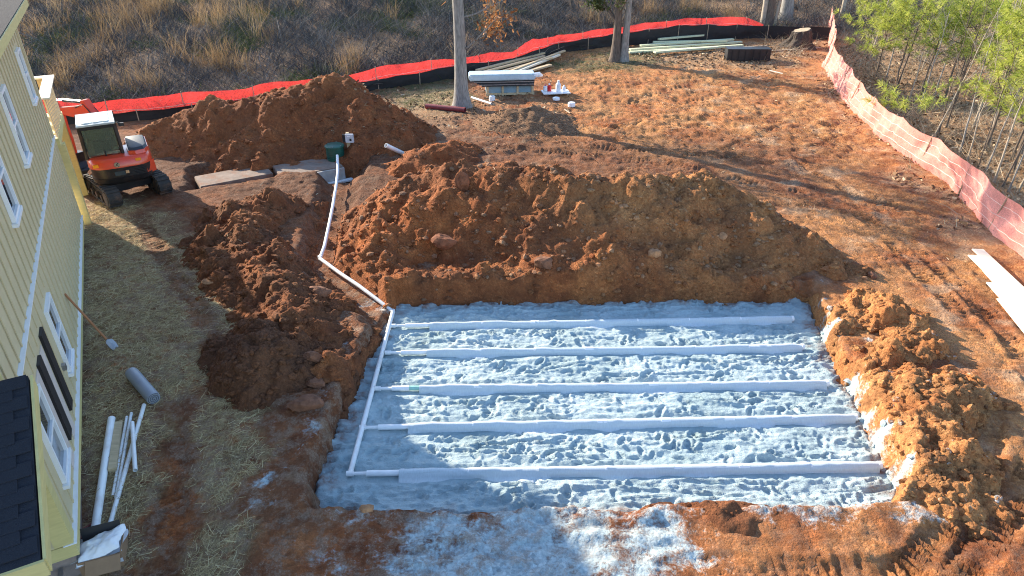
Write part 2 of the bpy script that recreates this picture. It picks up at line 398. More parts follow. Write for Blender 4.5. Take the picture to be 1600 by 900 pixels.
def tread(x, y, h):
    for pts, w, dp in TREADS:
        xs = [p[0] for p in pts]; ys = [p[1] for p in pts]
        m = (x > min(xs)-1) & (x < max(xs)+1) & (y > min(ys)-1) & (y < max(ys)+1)
        if not m.any(): continue
        xm, ym = x[m], y[m]; d, a, off, _ = pathdist(xm, ym, pts)
        wob = .06*pn(xm*1.3, ym*1.3, 71); ins = sstep(w/2+.06, w/2-.03, d+wob)
        fade = .25+.75*sstep(-.45, .1, pn(xm*.8, ym*.8, 73)); end = sstep(0, .5, a)
        cl = np.sin(2*np.pi*a/.15+off*3.0+1.5*pn(xm*2.2, ym*2.2, 5)); cl = np.tanh(cl*1.6)*sstep(-.5, .25, pn(xm*1.9, ym*1.9, 6))
        rim = np.exp(-((d-w/2-.08)/.06)**2)*.035
        h[m] += fade*end*(ins*(-dp*.6+cl*dp*.5)+rim*(.4+pn(xm*6, ym*6, 9)))
    return h
def ground_h(x, y):
    h = .05*fbm(x, y, .25, 3, 3)+.03*fbm(x, y, 1.1, 3, 11)
    h = h*sstep(2, 9, y)+0
    dist = np.clip((y-8)/30, 0, 1)
    rough = .45+.55*sstep(-.3, .4, pn(x*.35, y*.35, 29))
    h += (.035*fbm(x, y, 3.2, 3, 21)+.02*ridge(x, y, 7.5, 41)*sstep(-.2, .4, pn(x*1.1, y*1.1, 43))+.01*pn(x*15, y*15, 51))*rough
    # lower ground by the near corner of the house
    h += -.38*sstep(11, 5.5, y)*sstep(-3.5, -5.5, x)
    # rutted far yard
    far = sstep(20, 24, y)*sstep(-3, 0, x)*sstep(44, 34, y)*sstep(19, 14, x-(y-25)*.3)
    h += far*(.09*ridge(x*.6+y*.5, y*1.2-x*.1, .8, 61)*sstep(-.2, .3, pn(x*.4, y*.4, 62))+.05*fbm(x, y, 2.2, 3, 63))
    # bank behind the silt fence
    h += .11*np.clip(y-fence_y(x)-1.5, 0, 70)*sstep(0, 6, y-fence_y(x)-1.5)*sstep(30, 16, x-(y-30)*.2)
    h += .05*np.clip(y-45, 0, 80)*sstep(12, 24, x)
    h += .06*np.clip(x-16-(y-25)*.1, 0, 30)*sstep(8, 16, y)
    # trench, tank pit, excavation
    d, a, off, _ = pathdist(x, y, TRENCH)
    h -= .34*sstep(.75, .25, d+.12*pn(x*2, y*2, 81))
    d = sdist(x, y, TANKPIT); h -= .55*sstep(.25, -.35, d+.15*pn(x*1.5, y*1.5, 83))
    sp = sstep(.3, -.3, sdist(x, y, SPILL)); h += sp*(.035*ridge(x*.6, y*1.6, 1.6, 87)+.03*fbm(x, y*1.5, 3.4, 3, 89))
    h = tread(x, y, h)
    d = sdist(x, y, PIT)+.09*fbm(x, y, 1.3, 3, 91)+.03*pn(x*7, y*7, 93)
    k = sstep(.16, -.06, d)
    h = h*(1-k)+k*(ZB-.14)
    h += .05*np.exp(-((d-.22)/.16)**2)*(.5+fbm(x, y, 2.5, 3, 95))
    return h
def cover(x, y):
    n1 = fbm(x, y, .9, 4, 101); n2 = fbm(x, y, .5, 4, 131)
    m = {}
    s = np.clip(np.maximum(sstep(.85, -.5, sdist(x, y, SPILL)+.5*n1), .62*sstep(.25, -.3, sdist(x, y, SPILL2)+.3*n1)), 0, 1)
    near = sdist(x, y, PIT); s = np.maximum(s, .6*sstep(.5, .05, near+.35*n1)*sstep(.1, .5, n2+.2)*(near > 0))
    s = np.maximum(s, .55*sstep(.35, .75, n1+.3*n2)*sstep(1.8, .6, near))
    m['sand'] = s*np.where(sdist(x, y, SPILL) < .4, .8+.3*sstep(.5, -1.2, x-1.0), 1)
    st = np.maximum(sstep(.5, -.4, sdist(x, y, STRAW1)+.5*n1), sstep(.4, -.3, sdist(x, y, STRAW2)+.5*n1))
    st = np.maximum(st, .55*sstep(.6, -.6, sdist(x, y, STRAW3)+.8*n1))
    # bare ruts through the straw
    d, _, _, _ = pathdist(x, y, TREADS[5][0]); st *= .25+.75*sstep(.15, .4, d+.2*n1)
    m['straw'] = st
    m['leaf'] = np.maximum(sstep(1.0, -1.0, sdist(x, y, LEAF1)+1.6*n2), sstep(-1, 2, y-fence_y(x)))
    m['leaf'] = np.maximum(m['leaf'], .6*sstep(-.6, .3, n1)*sstep(2.2, -1, np.hypot((x+3.5)/1.6, y-29)-3.0))
    m['grass'] = np.maximum(sstep(.8, -.6, sdist(x, y, GRASS1)+n1), sstep(.8, -.6, sdist(x, y, GRASS2)+n1))
    m['tan'] = np.clip(sstep(0, 7, x)*.75*sstep(-.5, .4, n2)+.75*sstep(21, 27, y)*sstep(-2, 2, x)*sstep(-.7, .3, n1), 0, 1)
    m['red'] = np.clip(.55*sstep(-.1, .5, fbm(x, y, .45, 3, 151))*sstep(-3, 3, x)*sstep(19, 24, y), 0, 1)
    m['dark'] = np.clip(.75*sstep(3, -4, x)*sstep(.9, -.4, n2)+.65*sstep(17, 20, y)*sstep(27, 24, y+.6*n1)*sstep(16, 7, x+n1), 0, 1)
    m['pale'] = .35*sstep(.25, .7, n1)*sstep(5, 9, x)+.3*sstep(.35, .8, fbm(x, y, 1.6, 3, 171))*sstep(-5.5, -3.5, x)*sstep(2, 0, x)
    m['smear'] = np.clip(sstep(3, -3, x)*sstep(17, 13, y)+.35, 0, 1)
    return m
def graded(a, b, s0, gr, mx):
    o = [a]; s = s0
    while o[-1] < b: o.append(o[-1]+s); s = min(s*gr, mx)
    return o
xs = np.array(sorted([-v for v in graded(11.5, 170, .06, 1.07, 8)])+list(np.arange(-11.5+.05, 12.2, .05))+graded(12.2, 170, .05, 1.05, 8))
ys = np.array(sorted([4.4-v for v in graded(.05, 40, .06, 1.2, 6)])+list(np.arange(4.4, 19.5, .048))+graded(19.5, 46, .05, 1.009, .2)+graded(46.3, 260, .22, 1.07, 8))
GX, GY = np.meshgrid(xs, ys); GH = ground_h(GX, GY)
me = npmesh('ground', np.stack([GX, GY, GH], -1).reshape(-1, 3), gridfaces(len(xs), len(ys)), True)
for k, v in cover(GX, GY).items(): attr(me, k, v)
tag(link('ground', me, M_SOIL), 'red clay ground of the building site with ruts and straw', None, None, 'structure')
class Grid:
    def __init__(s, xs, ys, H): s.x, s.y, s.h = xs, ys, H
    def __call__(s, x, y):
        x = np.asarray(x, float); y = np.asarray(y, float)
        i = np.clip(np.searchsorted(s.x, x)-1, 0, len(s.x)-2); j = np.clip(np.searchsorted(s.y, y)-1, 0, len(s.y)-2)
        u = np.clip((x-s.x[i])/(s.x[i+1]-s.x[i]), 0, 1); v = np.clip((y-s.y[j])/(s.y[j+1]-s.y[j]), 0, 1)
        z = s.h[j, i]*(1-u)*(1-v)+s.h[j, i+1]*u*(1-v)+s.h[j+1, i]*(1-u)*v+s.h[j+1, i+1]*u*v
        return np.where((x < s.x[0]) | (x > s.x[-1]) | (y < s.y[0]) | (y > s.y[-1]), -9, z)
GROUND = Grid(xs, ys, GH); SURF = [GROUND]
def top(x, y): return np.max([g(x, y) for g in SURF], 0)
def on(px, py):
    """the surface point seen at a pixel: first hit along its ray"""
    r = ray(px, py); t = np.arange(5, 90, .02); x = r.x*t; y = r.y*t; z = CAMZ+r.z*t
    k = int(np.argmax(z < top(x, y))); return Vector((x[k], y[k], z[k]))
def ong(px, py):
    z = 0.0
    for _ in range(6):
        p = P(px, py, z); z = float(GROUND(p.x, p.y))
    return P(px, py, z)

# ------------------------------------------------------------------ sand bed in the excavation
bx = [p[0] for p in PIT]; by = [p[1] for p in PIT]
sx = np.arange(min(bx)-.3, max(bx)+.3, .027); sy = np.arange(min(by)-.3, max(by)+.3, .027)
SX, SY = np.meshgrid(sx, sy)
LINES_PX = [((614, 509), (1236, 498)), ((606, 551), (1252, 542)), ((590, 607), (1290, 599)), ((567, 668), (1334, 652)), ((547, 740), (1372, 727))]
LZ = ZB+.055
LINES = [(P(*a, LZ), P(*b, LZ)) for a, b in LINES_PX]
sh = ZB+.05*fbm(SX*.7, SY*1.6, .9, 4, 201, .6)+.028*ridge(SX*.5+.3*SY, SY*2.4, 1.7, 211)+.024*fbm(SX*.7, SY*2.2, 3.4, 3, 214, .6)+.012*ridge(SX, SY*2, 5, 217)
near = np.full(SX.shape, 9.)
for a, b in LINES: near = np.minimum(near, pathdist(SX, SY, [tuple(a[:2]), tuple(b[:2])])[0])
def stamp(H, gx, gy, cx, cy, rx, ry, ang, depth, rim):
    r = max(rx, ry)*1.7
    i0, i1 = np.searchsorted(gx, [cx-r, cx+r]); j0, j1 = np.searchsorted(gy, [cy-r, cy+r])
    if i1-i0 < 2 or j1-j0 < 2: return
    X, Y = np.meshgrid(gx[i0:i1]-cx, gy[j0:j1]-cy)
    u = (X*math.cos(ang)+Y*math.sin(ang))/rx; v = (-X*math.sin(ang)+Y*math.cos(ang))/ry
    q = np.sqrt(u*u+v*v)
    H[j0:j1, i0:i1] += -depth*sstep(1.05, .6, q)+rim*np.exp(-((q-1.2)/.22)**2)
for _ in range(800):
    cx, cy = rng.uniform(sx[0], sx[-1]), rng.uniform(sy[0], sy[-1])
    f = rng.uniform(.6, 1.2)
    stamp(sh, sx, sy, cx, cy, .15*f, .065*f, rng.normal(.1, .9), rng.uniform(.02, .06), rng.uniform(.012, .03))
for _ in range(160):
    cx, cy = rng.uniform(sx[0], sx[-1]), rng.uniform(sy[0], sy[-1])
    stamp(sh, sx, sy, cx, cy, rng.uniform(.3, .9), .05, rng.normal(0, .15), .03, .03)
sh = ZB+(sh-ZB)*.72+.011*pn(SX*11, SY*14, 221)
flat = sstep(.08, .26, near); sh = sh*flat+(1-flat)*(ZB-.01+.012*fbm(SX, SY, 3, 2, 231))
dpit = sdist(SX, SY, PIT)+.05*fbm(SX, SY, 1.8, 3, 241)
sh -= .5*sstep(-.02, .28, dpit); sh += .05*sstep(-.35, -.05, dpit)*(.3+fbm(SX, SY, 2.2, 2, 245))
me = npmesh('sand_bed', np.stack([SX, SY, sh], -1).reshape(-1, 3), gridfaces(len(sx), len(sy)), True)
attr(me, 'soil', np.clip(sstep(-.35, .1, dpit+.3*fbm(SX, SY, 2.6, 3, 251))*.9, 0, 1))
tag(link('sand_bed', me, M_SAND), 'pale grey sand bed trampled all over in the excavation', None, None, 'structure')
SAND = Grid(sx, sy, sh); SURF.append(SAND)

# ------------------------------------------------------------------ heaps of dug soil
def clods(name, grid, n, rmin, rmax, rg, parent=None, mask=None, mat=None, attrs=None, power=5.0, lift=-.1, label=None, cat=None):
    x = rg.uniform(grid.x[0], grid.x[-1], n*3); y = rg.uniform(grid.y[0], grid.y[-1], n*3)
    z = grid(x, y); keep = z > GROUND(x, y)+.02 if mask is None else mask(x, y)
    x, y, z = x[keep][:n], y[keep][:n], z[keep][:n]
    r = rmin+(rmax-rmin)*rg.random(len(x))**power
    V, F = lump_arrays(np.stack([x, y, z+r*lift], 1), r, len(x), rg)
    me = npmesh(name, V, F)
    if attrs:
        for k, v in attrs(x, y).items(): attr(me, k, np.repeat(v, 12))
    o = link(name, me, mat or M_SOIL, parent); tag(o, label, cat, None, 'stuff'); return o
def pile(crest_px, slope, res, label, seed, mask_fn, amp=1.0, n_clod=2500, cr=(.02, .12), slope_fn=None, bumps=0, bump_r=(.1, .3), base=-.15, extra=(), pit_slope=2.6, nm='soil_pile', cat='soil heap', cpow=5.0):
    rg = np.random.default_rng(seed)
    lines = [[(*P(a, b, z)[:2], z) for a, b, z in ln] for ln in ([crest_px]+list(extra))]; crest = sum(lines, [])
    hm = max(c[2] for c in crest)+.6; R = (hm-base)/slope+.4
    gx = np.arange(min(c[0] for c in crest)-R, max(c[0] for c in crest)+R, res); gy = np.arange(min(c[1] for c in crest)-R, max(c[1] for c in crest)+R, res)
    X, Y = np.meshgrid(gx, gy)
    wx = X+.25*fbm(X, Y, .7, 3, seed); wy = Y+.25*fbm(X, Y, .7, 3, seed+9)
    H = np.full(X.shape, -9.)
    for i, sgm in enumerate([ln[k:k+2] for ln in lines for k in range(len(ln)-1)]):
        d, a, o, v = pathdist(wx, wy, sgm); sl = slope if slope_fn is None else slope*slope_fn(X, Y)
        h = v-(np.sqrt(d*d+.04)-.2)*sl; H = np.maximum(H, h) if i == 0 else np.log(np.exp(np.clip(H, -2, 5)*22)+np.exp(np.clip(h, -2, 5)*22))/22
    gully = ridge(X*1.5, Y*.5, 1.0, seed+31)
    H += amp*(.16*fbm(X, Y, .9, 3, seed+21)+.07*ridge(X, Y, 2.3, seed+25)+.05*gully+.03*np.abs(pn(X*5, Y*5, seed+27))+.02*ridge(X, Y, 9, seed+35)+.016*pn(X*21, Y*21, seed+37))
    hv = np.argwhere(H > GROUND(X, Y)-.1)
    for _ in range(bumps):
        j, i = hv[rg.integers(len(hv))]; r = bump_r[0]+(bump_r[1]-bump_r[0])*rg.random()**2.5
        facet(H, gx, gy, gx[i], gy[j], r, r*rg.uniform(.08, .42), rg)
    Gd = GROUND(X, Y)
    dp = sdist(X, Y, PIT)+.08*fbm(X, Y, 1.5, 2, seed+41)
    H = np.where(dp < .3*2.6/pit_slope, np.minimum(H, (Gd+.02)+np.clip(dp+.12, -.1, 2)*pit_slope), H)
    dt = pathdist(X, Y, TRENCH)[0]; H = np.where(dt < .9, np.minimum(H, Gd-.05+np.clip(dt-.2, 0, 2)*1.3), H)
    vis = H > Gd-.06
    V = np.stack([X, Y, np.maximum(H, Gd-.12)], -1).reshape(-1, 3); F = gridfaces(len(gx), len(gy), vis)
    mk = mask_fn(X, Y, H)
    V2, F2, *A = compact(V, F, *[v.ravel() for v in mk.values()])
    me = npmesh(nm, V2, F2, True)
    for k, a in zip(mk, A): attr(me, k, a)
    root = link(nm, me, M_SOIL); tag(root, label, cat)
    g = Grid(gx, gy, np.where(vis, H, -9)); SURF.append(g)
    if n_clod: clods('clods', g, n_clod, cr[0], cr[1], rg, root, power=cpow, mask=lambda x, y: (g(x, y) > GROUND(x, y)-.03), attrs=lambda x, y: {k: np.clip(v+rg.uniform(-.3, .3, len(x)), 0, 1) for k, v in mask_fn(x, y, g(x, y)).items()})
    return root, g
def mk_main(X, Y, H):
    n = fbm(X, Y, .8, 4, 301); t = sstep(1, 4.5, X+.8*n); hi = sstep(.6, 1.5, H)
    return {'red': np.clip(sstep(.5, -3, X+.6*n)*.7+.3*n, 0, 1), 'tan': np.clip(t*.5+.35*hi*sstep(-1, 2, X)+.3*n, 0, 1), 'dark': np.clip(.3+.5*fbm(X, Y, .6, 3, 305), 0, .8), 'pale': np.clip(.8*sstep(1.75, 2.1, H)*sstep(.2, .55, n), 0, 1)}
def mk_far(X, Y, H):
    n = fbm(X, Y, .8, 4, 311); return {'dark': .45+.3*n, 'tan': np.clip(.5*sstep(1.6, 2.4, H+.4*n)+.5*sstep(-12, -14, X), 0, 1), 'red': np.clip(.35+.4*n, 0, 1)}
def mk_left(X, Y, H):
    n = fbm(X, Y, .9, 4, 321); return {'dark': np.clip(.6+.4*n-.4*sstep(.5, .9, H), 0, 1), 'red': np.clip(.35*sstep(17, 20, Y)+.3*n, 0, 1), 'tan': np.clip(.35*n, 0, 1)}
def mk_right(X, Y, H):
    n = fbm(X, Y, 1.1, 4, 331); return {'tan': np.clip(.88+.3*n, 0, 1), 'red': np.clip(.15-.4*n, 0, 1), 'dark': np.clip(.45*sstep(.1, .6, n), 0, 1), 'sand': np.clip(1.0*sstep(.3, .02, sdist(X, Y, PIT)+.45*n)*sstep(-.1, .35, fbm(X, Y, .7, 2, 341)), 0, 1)}
def mk_mulch(X, Y, H): return {'dark': np.full(np.shape(X), .95), 'leaf': np.full(np.shape(X), .5)}
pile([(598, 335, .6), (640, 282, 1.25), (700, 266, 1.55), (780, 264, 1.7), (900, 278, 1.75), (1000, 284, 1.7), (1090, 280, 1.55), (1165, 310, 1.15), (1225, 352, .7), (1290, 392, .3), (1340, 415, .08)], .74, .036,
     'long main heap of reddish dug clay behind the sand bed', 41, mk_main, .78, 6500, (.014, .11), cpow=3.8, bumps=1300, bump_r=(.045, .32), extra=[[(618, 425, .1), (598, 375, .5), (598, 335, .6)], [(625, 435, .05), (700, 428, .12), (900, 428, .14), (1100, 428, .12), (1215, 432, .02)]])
pile([(235, 208, .6), (320, 162, 1.4), (420, 152, 1.6), (470, 135, 1.8), (520, 124, 1.95), (565, 148, 1.6), (615, 178, .8), (650, 194, .3)], .72, .052,
     'tall dark brown soil heap between excavator and grey tree trunk', 43, mk_far, 1.0, 3200, (.015, .12), bumps=600, bump_r=(.07, .4))
pile([(425, 308, .32), (385, 322, .46), (365, 355, .45), (385, 400, .4), (420, 440, .45), (445, 475, .42), (470, 500, .3), (490, 560, .14)], .52, .034,
     'long low brown soil heap between straw strip and white supply pipe', 45, mk_left, 1.1, 4000, (.012, .13), cpow=4.6, bumps=600, bump_r=(.04, .3))
pile([(375, 540, .36), (410, 528, .55), (440, 535, .42)], .62, .034, 'round dark brown soil heap left of the top corner of the sand bed', 46, lambda X, Y, H: {'dark': np.full(np.shape(X), 1.0)}, .8, 2600, (.012, .1), bumps=420, bump_r=(.04, .2))
pile([(1335, 495, .08), (1385, 490, .2), (1415, 525, .15), (1370, 580, .04), (1425, 600, .18), (1470, 605, .24), (1415, 655, .07), (1445, 690, .2), (1415, 735, .07), (1450, 755, .08)], .46, .031,
     'lumpy sunlit tan soil heap along the right end of the sand bed', 47, mk_right, .95, 4800, (.01, .1), cpow=4.5, bumps=1000, bump_r=(.035, .3), pit_slope=.6)
pile([(800, 172, .55), (835, 170, .6), (850, 178, .4)], .42, .06, 'small dark mound of mulch in front of the wrapped bundle', 49, mk_mulch, .45, 1500, (.02, .05), nm='mulch_mound', cat='mound')
pile([(650, 238, .45), (690, 228, .5), (715, 225, .3)], .5, .05, 'small red clay mound beside the tip of the short white pipe', 51, mk_main, .8, 500, (.02, .09))
pile([(1090, 802, .03), (1120, 798, .08), (1140, 812, .02)], .45, .034, 'small crumbly brown clod heap at the near edge of the sand bed', 53, lambda X, Y, H: {'dark': np.full(np.shape(X), .6)}, .55, 500, (.015, .06))
rg = np.random.default_rng(61)
clods('soil_crumbs', GROUND, 13000, .009, .045, rg, mask=lambda x, y: (y > 5) & (y < 27) & (np.abs(x) < 13) & (sdist(x, y, PIT) > .03) & ((y < 17) | (rg.random(len(x)) < .45)) & (pn(x*.7, y*.7, 401) > -.15), attrs=lambda x, y: cover(x, y), label='loose crumbs of clay scattered over the ground', cat='soil crumbs')
rg = np.random.default_rng(62)
clods('pit_edge_crumbs', GROUND, 1800, .02, .085, rg, mask=lambda x, y: (np.abs(sdist(x, y, PIT)-.08) < .22), attrs=lambda x, y: {'dark': np.full(len(x), .5), 'tan': sstep(0, 6, x)*.8}, label='crumbled clay clods along the rim of the sand bed', cat='soil crumbs')

# ------------------------------------------------------------------ house
def siding_material():
    m = NT('pale_yellow_siding'); o = m.co('Object'); n = m.noise(o, 2.5, 6, .65); f = m.noise(m.mapping(o, (9, 9, .8)), 4, 4, .7)
    c = m.ramp(n, [(.3, (.50, .415, .25)), (.7, (.565, .475, .295))]); c = m.mix(m.rng(f, .55, .8, 0, .35), c, (.45, .37, .2))
    m.color(c); m.rough(.7); return m.m
M['siding'] = siding_material(); M['trimw'] = simple('white_metal_flashing', (.78, .79, .8), .4, .05)
M['vinyl'] = simple('white_window_vinyl', (.76, .77, .78), .4, .04)
M['wrap'] = simple('pale_bare_wall_board', (.55, .47, .42), .85, .1, 3)
M['felt'] = simple('black_flashing_tape', (.018, .015, .016), .65, .2)
def glass_material(name, c, tint=.35):
    m = NT(name); m.b.inputs['Base Color'].default_value = (*c, 1); m.rough(.04); m.b.inputs['Specular IOR Level'].default_value = .9; m.b.inputs['Coat Weight'].default_value = .5
    n = m.noise(m.co('Object'), 1.2, 2, .5); m.bump(n, .04, .05); return m.m
M['glass'] = glass_material('dark_window_glass', (.035, .045, .055))
M['shingle'] = None
sm = NT('dark_blue_black_shingle'); o_ = sm.co('World'); g_ = sm.noise(o_, 90, 3, .8); b_ = sm.noise(o_, 5, 4, .7)
sm.color(sm.mix(sm.rng(b_, .3, .7), sm.ramp(g_, [(.3, (.008, .009, .013)), (.75, (.035, .038, .05))]), (.02, .022, .03))); sm.rough(.95); sm.bump(g_, .6, .006); M['shingle'] = sm.m
M['brickwall'] = simple('brown_grey_block_foundation', (.26, .2, .17), .9, .25, 4, bump=.4)

HZ0 = .15
HC = P(129, 347, HZ0); HN = P(119, 862, HZ0)
hd = (HN-HC); HL = hd.length; hd.normalize(); hn = Vector((-hd.y, hd.x, 0))
if hn.x < 0: hn = -hn
HTOP = 5.7
house = empty('house', (HC.x, HC.y, 0), math.atan2(hd.y, hd.x))
tag(house, 'two storey pale yellow board and batten house at the left edge', 'house')
# local axes: x along the long wall towards the camera, y outwards from the wall (hn) or its opposite
flip = 1 if (Vector((-hd.y, hd.x, 0)) - hn).length < .1 else -1
def wall_hit(px, py):
    r = ray(px, py); o = Vector((0, 0, CAMZ)); t = (HC-o).dot(hn)/r.dot(hn); q = o+r*t
    return (q-HC).dot(hd), q.z
def hb(name, x0, x1, y0, y1, z0, z1, mat, parent=house, bevel=0):
    return MB().box(((x0+x1)/2, flip*(y0+y1)/2, (z0+z1)/2), (x1-x0, y1-y0, z1-z0)).build(name, mat, parent, bevel=bevel)
HW = 9.0; MID = 2.56
hb('foundation', .05, HL-.05, -HW+.05, -.05, -1.2, HZ0+.1, M['brickwall'])
hb('lower_wall', 0, HL, -HW, 0, HZ0+.17, MID, M['siding'])
hb('upper_wall', 0.004, HL-.004, -HW+.004, -.004, MID+.03, HTOP, M['siding'])
hb('skirt_board', -.02, HL+.02, -HW-.02, .03, HZ0-.05, HZ0+.17, M['wood_yellow'])
hb('flashing', -.035, HL+.035, -.1, .06, HZ0+.172, HZ0+.19, M['trimw'])
hb('flashing', -.03, HL+.03, -.1, .055, MID+.002, MID+.026, M['trimw'])
WIN = [(1.0, 1.65, 3.82, 4.95), (4.75, 5.5, 3.55, 4.9), (7.65, 8.4, 3.5, 4.85), (7.95, 8.7, .77, 2.0), (10.92, 11.67, .79, 2.04)]
STRIPS = [(9.36, 9.66, .62, 2.1, 'shutter', 'felt', .045), (9.75, 10.1, .36, 2.0, 'wall_board', 'wrap', .012), (10.16, 10.46, .62, 2.06, 'shutter', 'felt', .045), (10.5, 10.86, .36, 2.03, 'wall_board', 'wrap', .012)]
def mesh_box(name, dx, dy, dz): 
    o = MB().box((0, 0, 0), (dx, dy, dz)).build(name, None); me_ = o.data; bpy.data.objects.remove(o); return me_
bat_cache = {}
def batten(x, z0, z1, w=.05):
    k = (round(z1-z0, 3), w)
    if k not in bat_cache:
        bat_cache[k] = mesh_box('batten', w, .016, z1-z0); bat_cache[k].materials.append(M['siding'])
    o = link('batten', bat_cache[k], None, house); o.location = (x, flip*.008, (z0+z1)/2)
x = .2
while x < HL-.3:
    for lo, hi in ((HZ0+.19, MID-.002), (MID+.03, HTOP-.25)):
        segs = [(lo, hi)]
        for w in WIN+[q[:4] for q in STRIPS]:
            if w[0]-.1 < x < w[1]+.1: segs = [t for a, b in segs for t in ((a, min(b, w[2]-.1)), (max(a, w[3]+.1), b)) if t[1]-t[0] > .12]
        for a, b in segs: batten(x, a, b)
    x += .406
hb('corner_board', HL-.2, HL+.022, -.2, .024, HZ0+.192, MID-.002, M['wood_yellow']); hb('corner_board', HL-.2, HL+.024, -.2, .026, MID+.03, HTOP-.25, M['wood_yellow'])
hb('corner_board', -.022, .1, -.2, .024, HZ0+.192, MID-.002, M['siding']); hb('corner_board', -.022, .1, -.2, .026, MID+.03, HTOP-.25, M['siding'])
hb('frieze_board', -.02, HL+.02, -.05, .03, HTOP-.248, HTOP+.0, M['wood_yellow'])
for a, b, c, d, nme, mt, th in STRIPS: hb(nme, a, b, .001, th, c, d, M[mt])
for s0, s1, z0, z1 in WIN:
    w = empty('window'); w.parent = house; w.location = ((s0+s1)/2, 0, (z0+z1)/2); ww, hh = s1-s0, z1-z0
    fr = MB()
    for sx_ in (-1, 1): fr.box((sx_*(ww/2-.03), flip*.03, 0), (.06, .06, hh))
    fr.box((0, flip*.03, hh/2-.03), (ww-.12, .058, .06)); fr.box((0, flip*.03, -hh/2+.03), (ww-.12, .058, .06)); fr.box((0, flip*.024, 0), (ww-.12, .045, .05))
    fr.build('frame', M['vinyl'], w)
    MB().box((0, flip*.036, -hh/2-.035), (ww+.12, .09, .06)).build('sill', M['vinyl'], w)
    for k in (-1, 1): MB().box((0, flip*.012, k*hh/4), (ww-.12, .012, hh/2-.08)).build('pane', M['glass'], w)
    if z0 > 3: MB().box((ww/2-.16, flip*.03, -hh/2+.2), (.07, .02, .1)).build('sticker', simple('blue_sticker', (.05, .2, .5), .6), w)
MB().box((8.95, flip*.03, 1.05), (.1, .06, .1)).build('outlet', M['steel'], house)
# main roof with eaves
OV = .36; RZ = HTOP
for side, nm_ in ((0, 'roof'), (1, 'roof')):
    y0 = OV if side == 0 else -HW-OV; ym = -HW/2
    zr = RZ+.16+(HW/2+OV)*.48
    pts = [(-.4, flip*y0, RZ+.16), (HL+.4, flip*y0, RZ+.16), (HL+.4, flip*ym, zr), (-.4, flip*ym, zr)]
    mb = MB(); mb.add(pts+[(a, b, c-.14) for a, b, c in pts], [(0, 1, 2, 3), (7, 6, 5, 4), (0, 4, 5, 1), (1, 5, 6, 2), (2, 6, 7, 3), (3, 7, 4, 0)]); mb.build(nm_, M['shingle'], house)
hb('eave', -.38, HL+.38, 0.03, OV-.01, RZ-.02, RZ+.05, M['wood_yellow']); hb('fascia', -.4, HL+.4, OV-.008, OV+.02, RZ-.04, RZ+.14, M['wood_yellow'])
for xx in (.0, HL-.1):
    mb = MB(); mb.add([(xx, flip*-.01, RZ), (xx, flip*(-HW+.01), RZ), (xx, flip*-HW/2, RZ+HW/2*.46), (xx+.1, flip*-.01, RZ), (xx+.1, flip*(-HW+.01), RZ), (xx+.1, flip*-HW/2, RZ+HW/2*.46)], [(0, 1, 2), (5, 4, 3), (0, 3, 4, 1), (1, 4, 5, 2), (2, 5, 3, 0)]); mb.build('gable', M['siding'], house)
# deck on the far end
dk = empty('deck'); dk.parent = house
def db(name, x0, x1, y0, y1, z0, z1, mat): return MB().box(((x0+x1)/2, flip*(y0+y1)/2, (z0+z1)/2), (x1-x0, y1-y0, z1-z0)).build(name, mat, dk)
db('platform', -2.9, -.03, -3.0, .1, 2.28, 2.5, M['wood_yellow'])
db('post', -.45, -.2, -.08, .17, -.5, 2.28, M['wood_yellow']); db('post', -2.85, -2.65, -.1, .1, -.5, 2.28, M['wood_yellow']); db('post', -2.85, -2.65, -2.9, -2.7, -.5, 2.28, M['wood_yellow'])
db('rail_cap', -2.9, -.05, -.06, .2, 3.5, 3.54, M['wood_white']); db('rail_cap', -2.9, -2.64, -3.0, -.062, 3.5, 3.54, M['wood_white'])
for k in range(9): db('rail_board', -2.8+k*.31, -2.8+k*.31+.17, .05, .08, 2.505, 3.498, M['wood'])
for k in range(9): db('rail_board', -2.82, -2.79, -.25-k*.31, -.08-k*.31, 2.505, 3.498, M['wood'])
# porch at the near end with its shingled roof
po = empty('porch'); po.parent = house
PX0, PX1, PY0, PY1, PZ0, PZ1 = HL+.03, HL+2.25, -3.4, .32, 3.08, 2.3
pr = MB(); q = [(PX0, flip*PY0, PZ0), (PX1, flip*PY0, PZ1), (PX1, flip*PY1, PZ1), (PX0, flip*PY1, PZ0)]
pr.add(q+[(a, b, c-.1) for a, b, c in q], [(0, 1, 2, 3), (7, 6, 5, 4), (0, 4, 5, 1), (1, 5, 6, 2), (2, 6, 7, 3), (3, 7, 4, 0)]); prf = pr.build('porch_roof', M['shingle'], po)
ln = math.hypot(PX1-PX0, PZ0-PZ1); ang = math.atan2(PZ0-PZ1, PX1-PX0)
shm = mesh_box('shingle', .185, .312, .012); shm.materials.append(M['shingle'])
nr = int(ln/.15)
for r in range(nr):
    for c in range(11):
        t = (r*.15+.085)/ln; yy = PY1-.17-c*.318-(.14 if r % 2 else 0)+random.uniform(-.006, .006)
        if yy < PY0+.2: continue
        o = link('shingle', shm, None, prf); o.location = (PX0+(PX1-PX0)*t, flip*yy, PZ0+(PZ1-PZ0)*t+.014+random.uniform(0, .004)); o.rotation_euler = (random.uniform(-.01, .01), ang-.06, random.uniform(-.012, .012))
mb = MB(); mb.box((PX1+.02, flip*(PY0+PY1)/2, PZ1-.1), (.035, PY1-PY0+.06, .2)); mb.build('fascia', M['wood_yellow'], po)
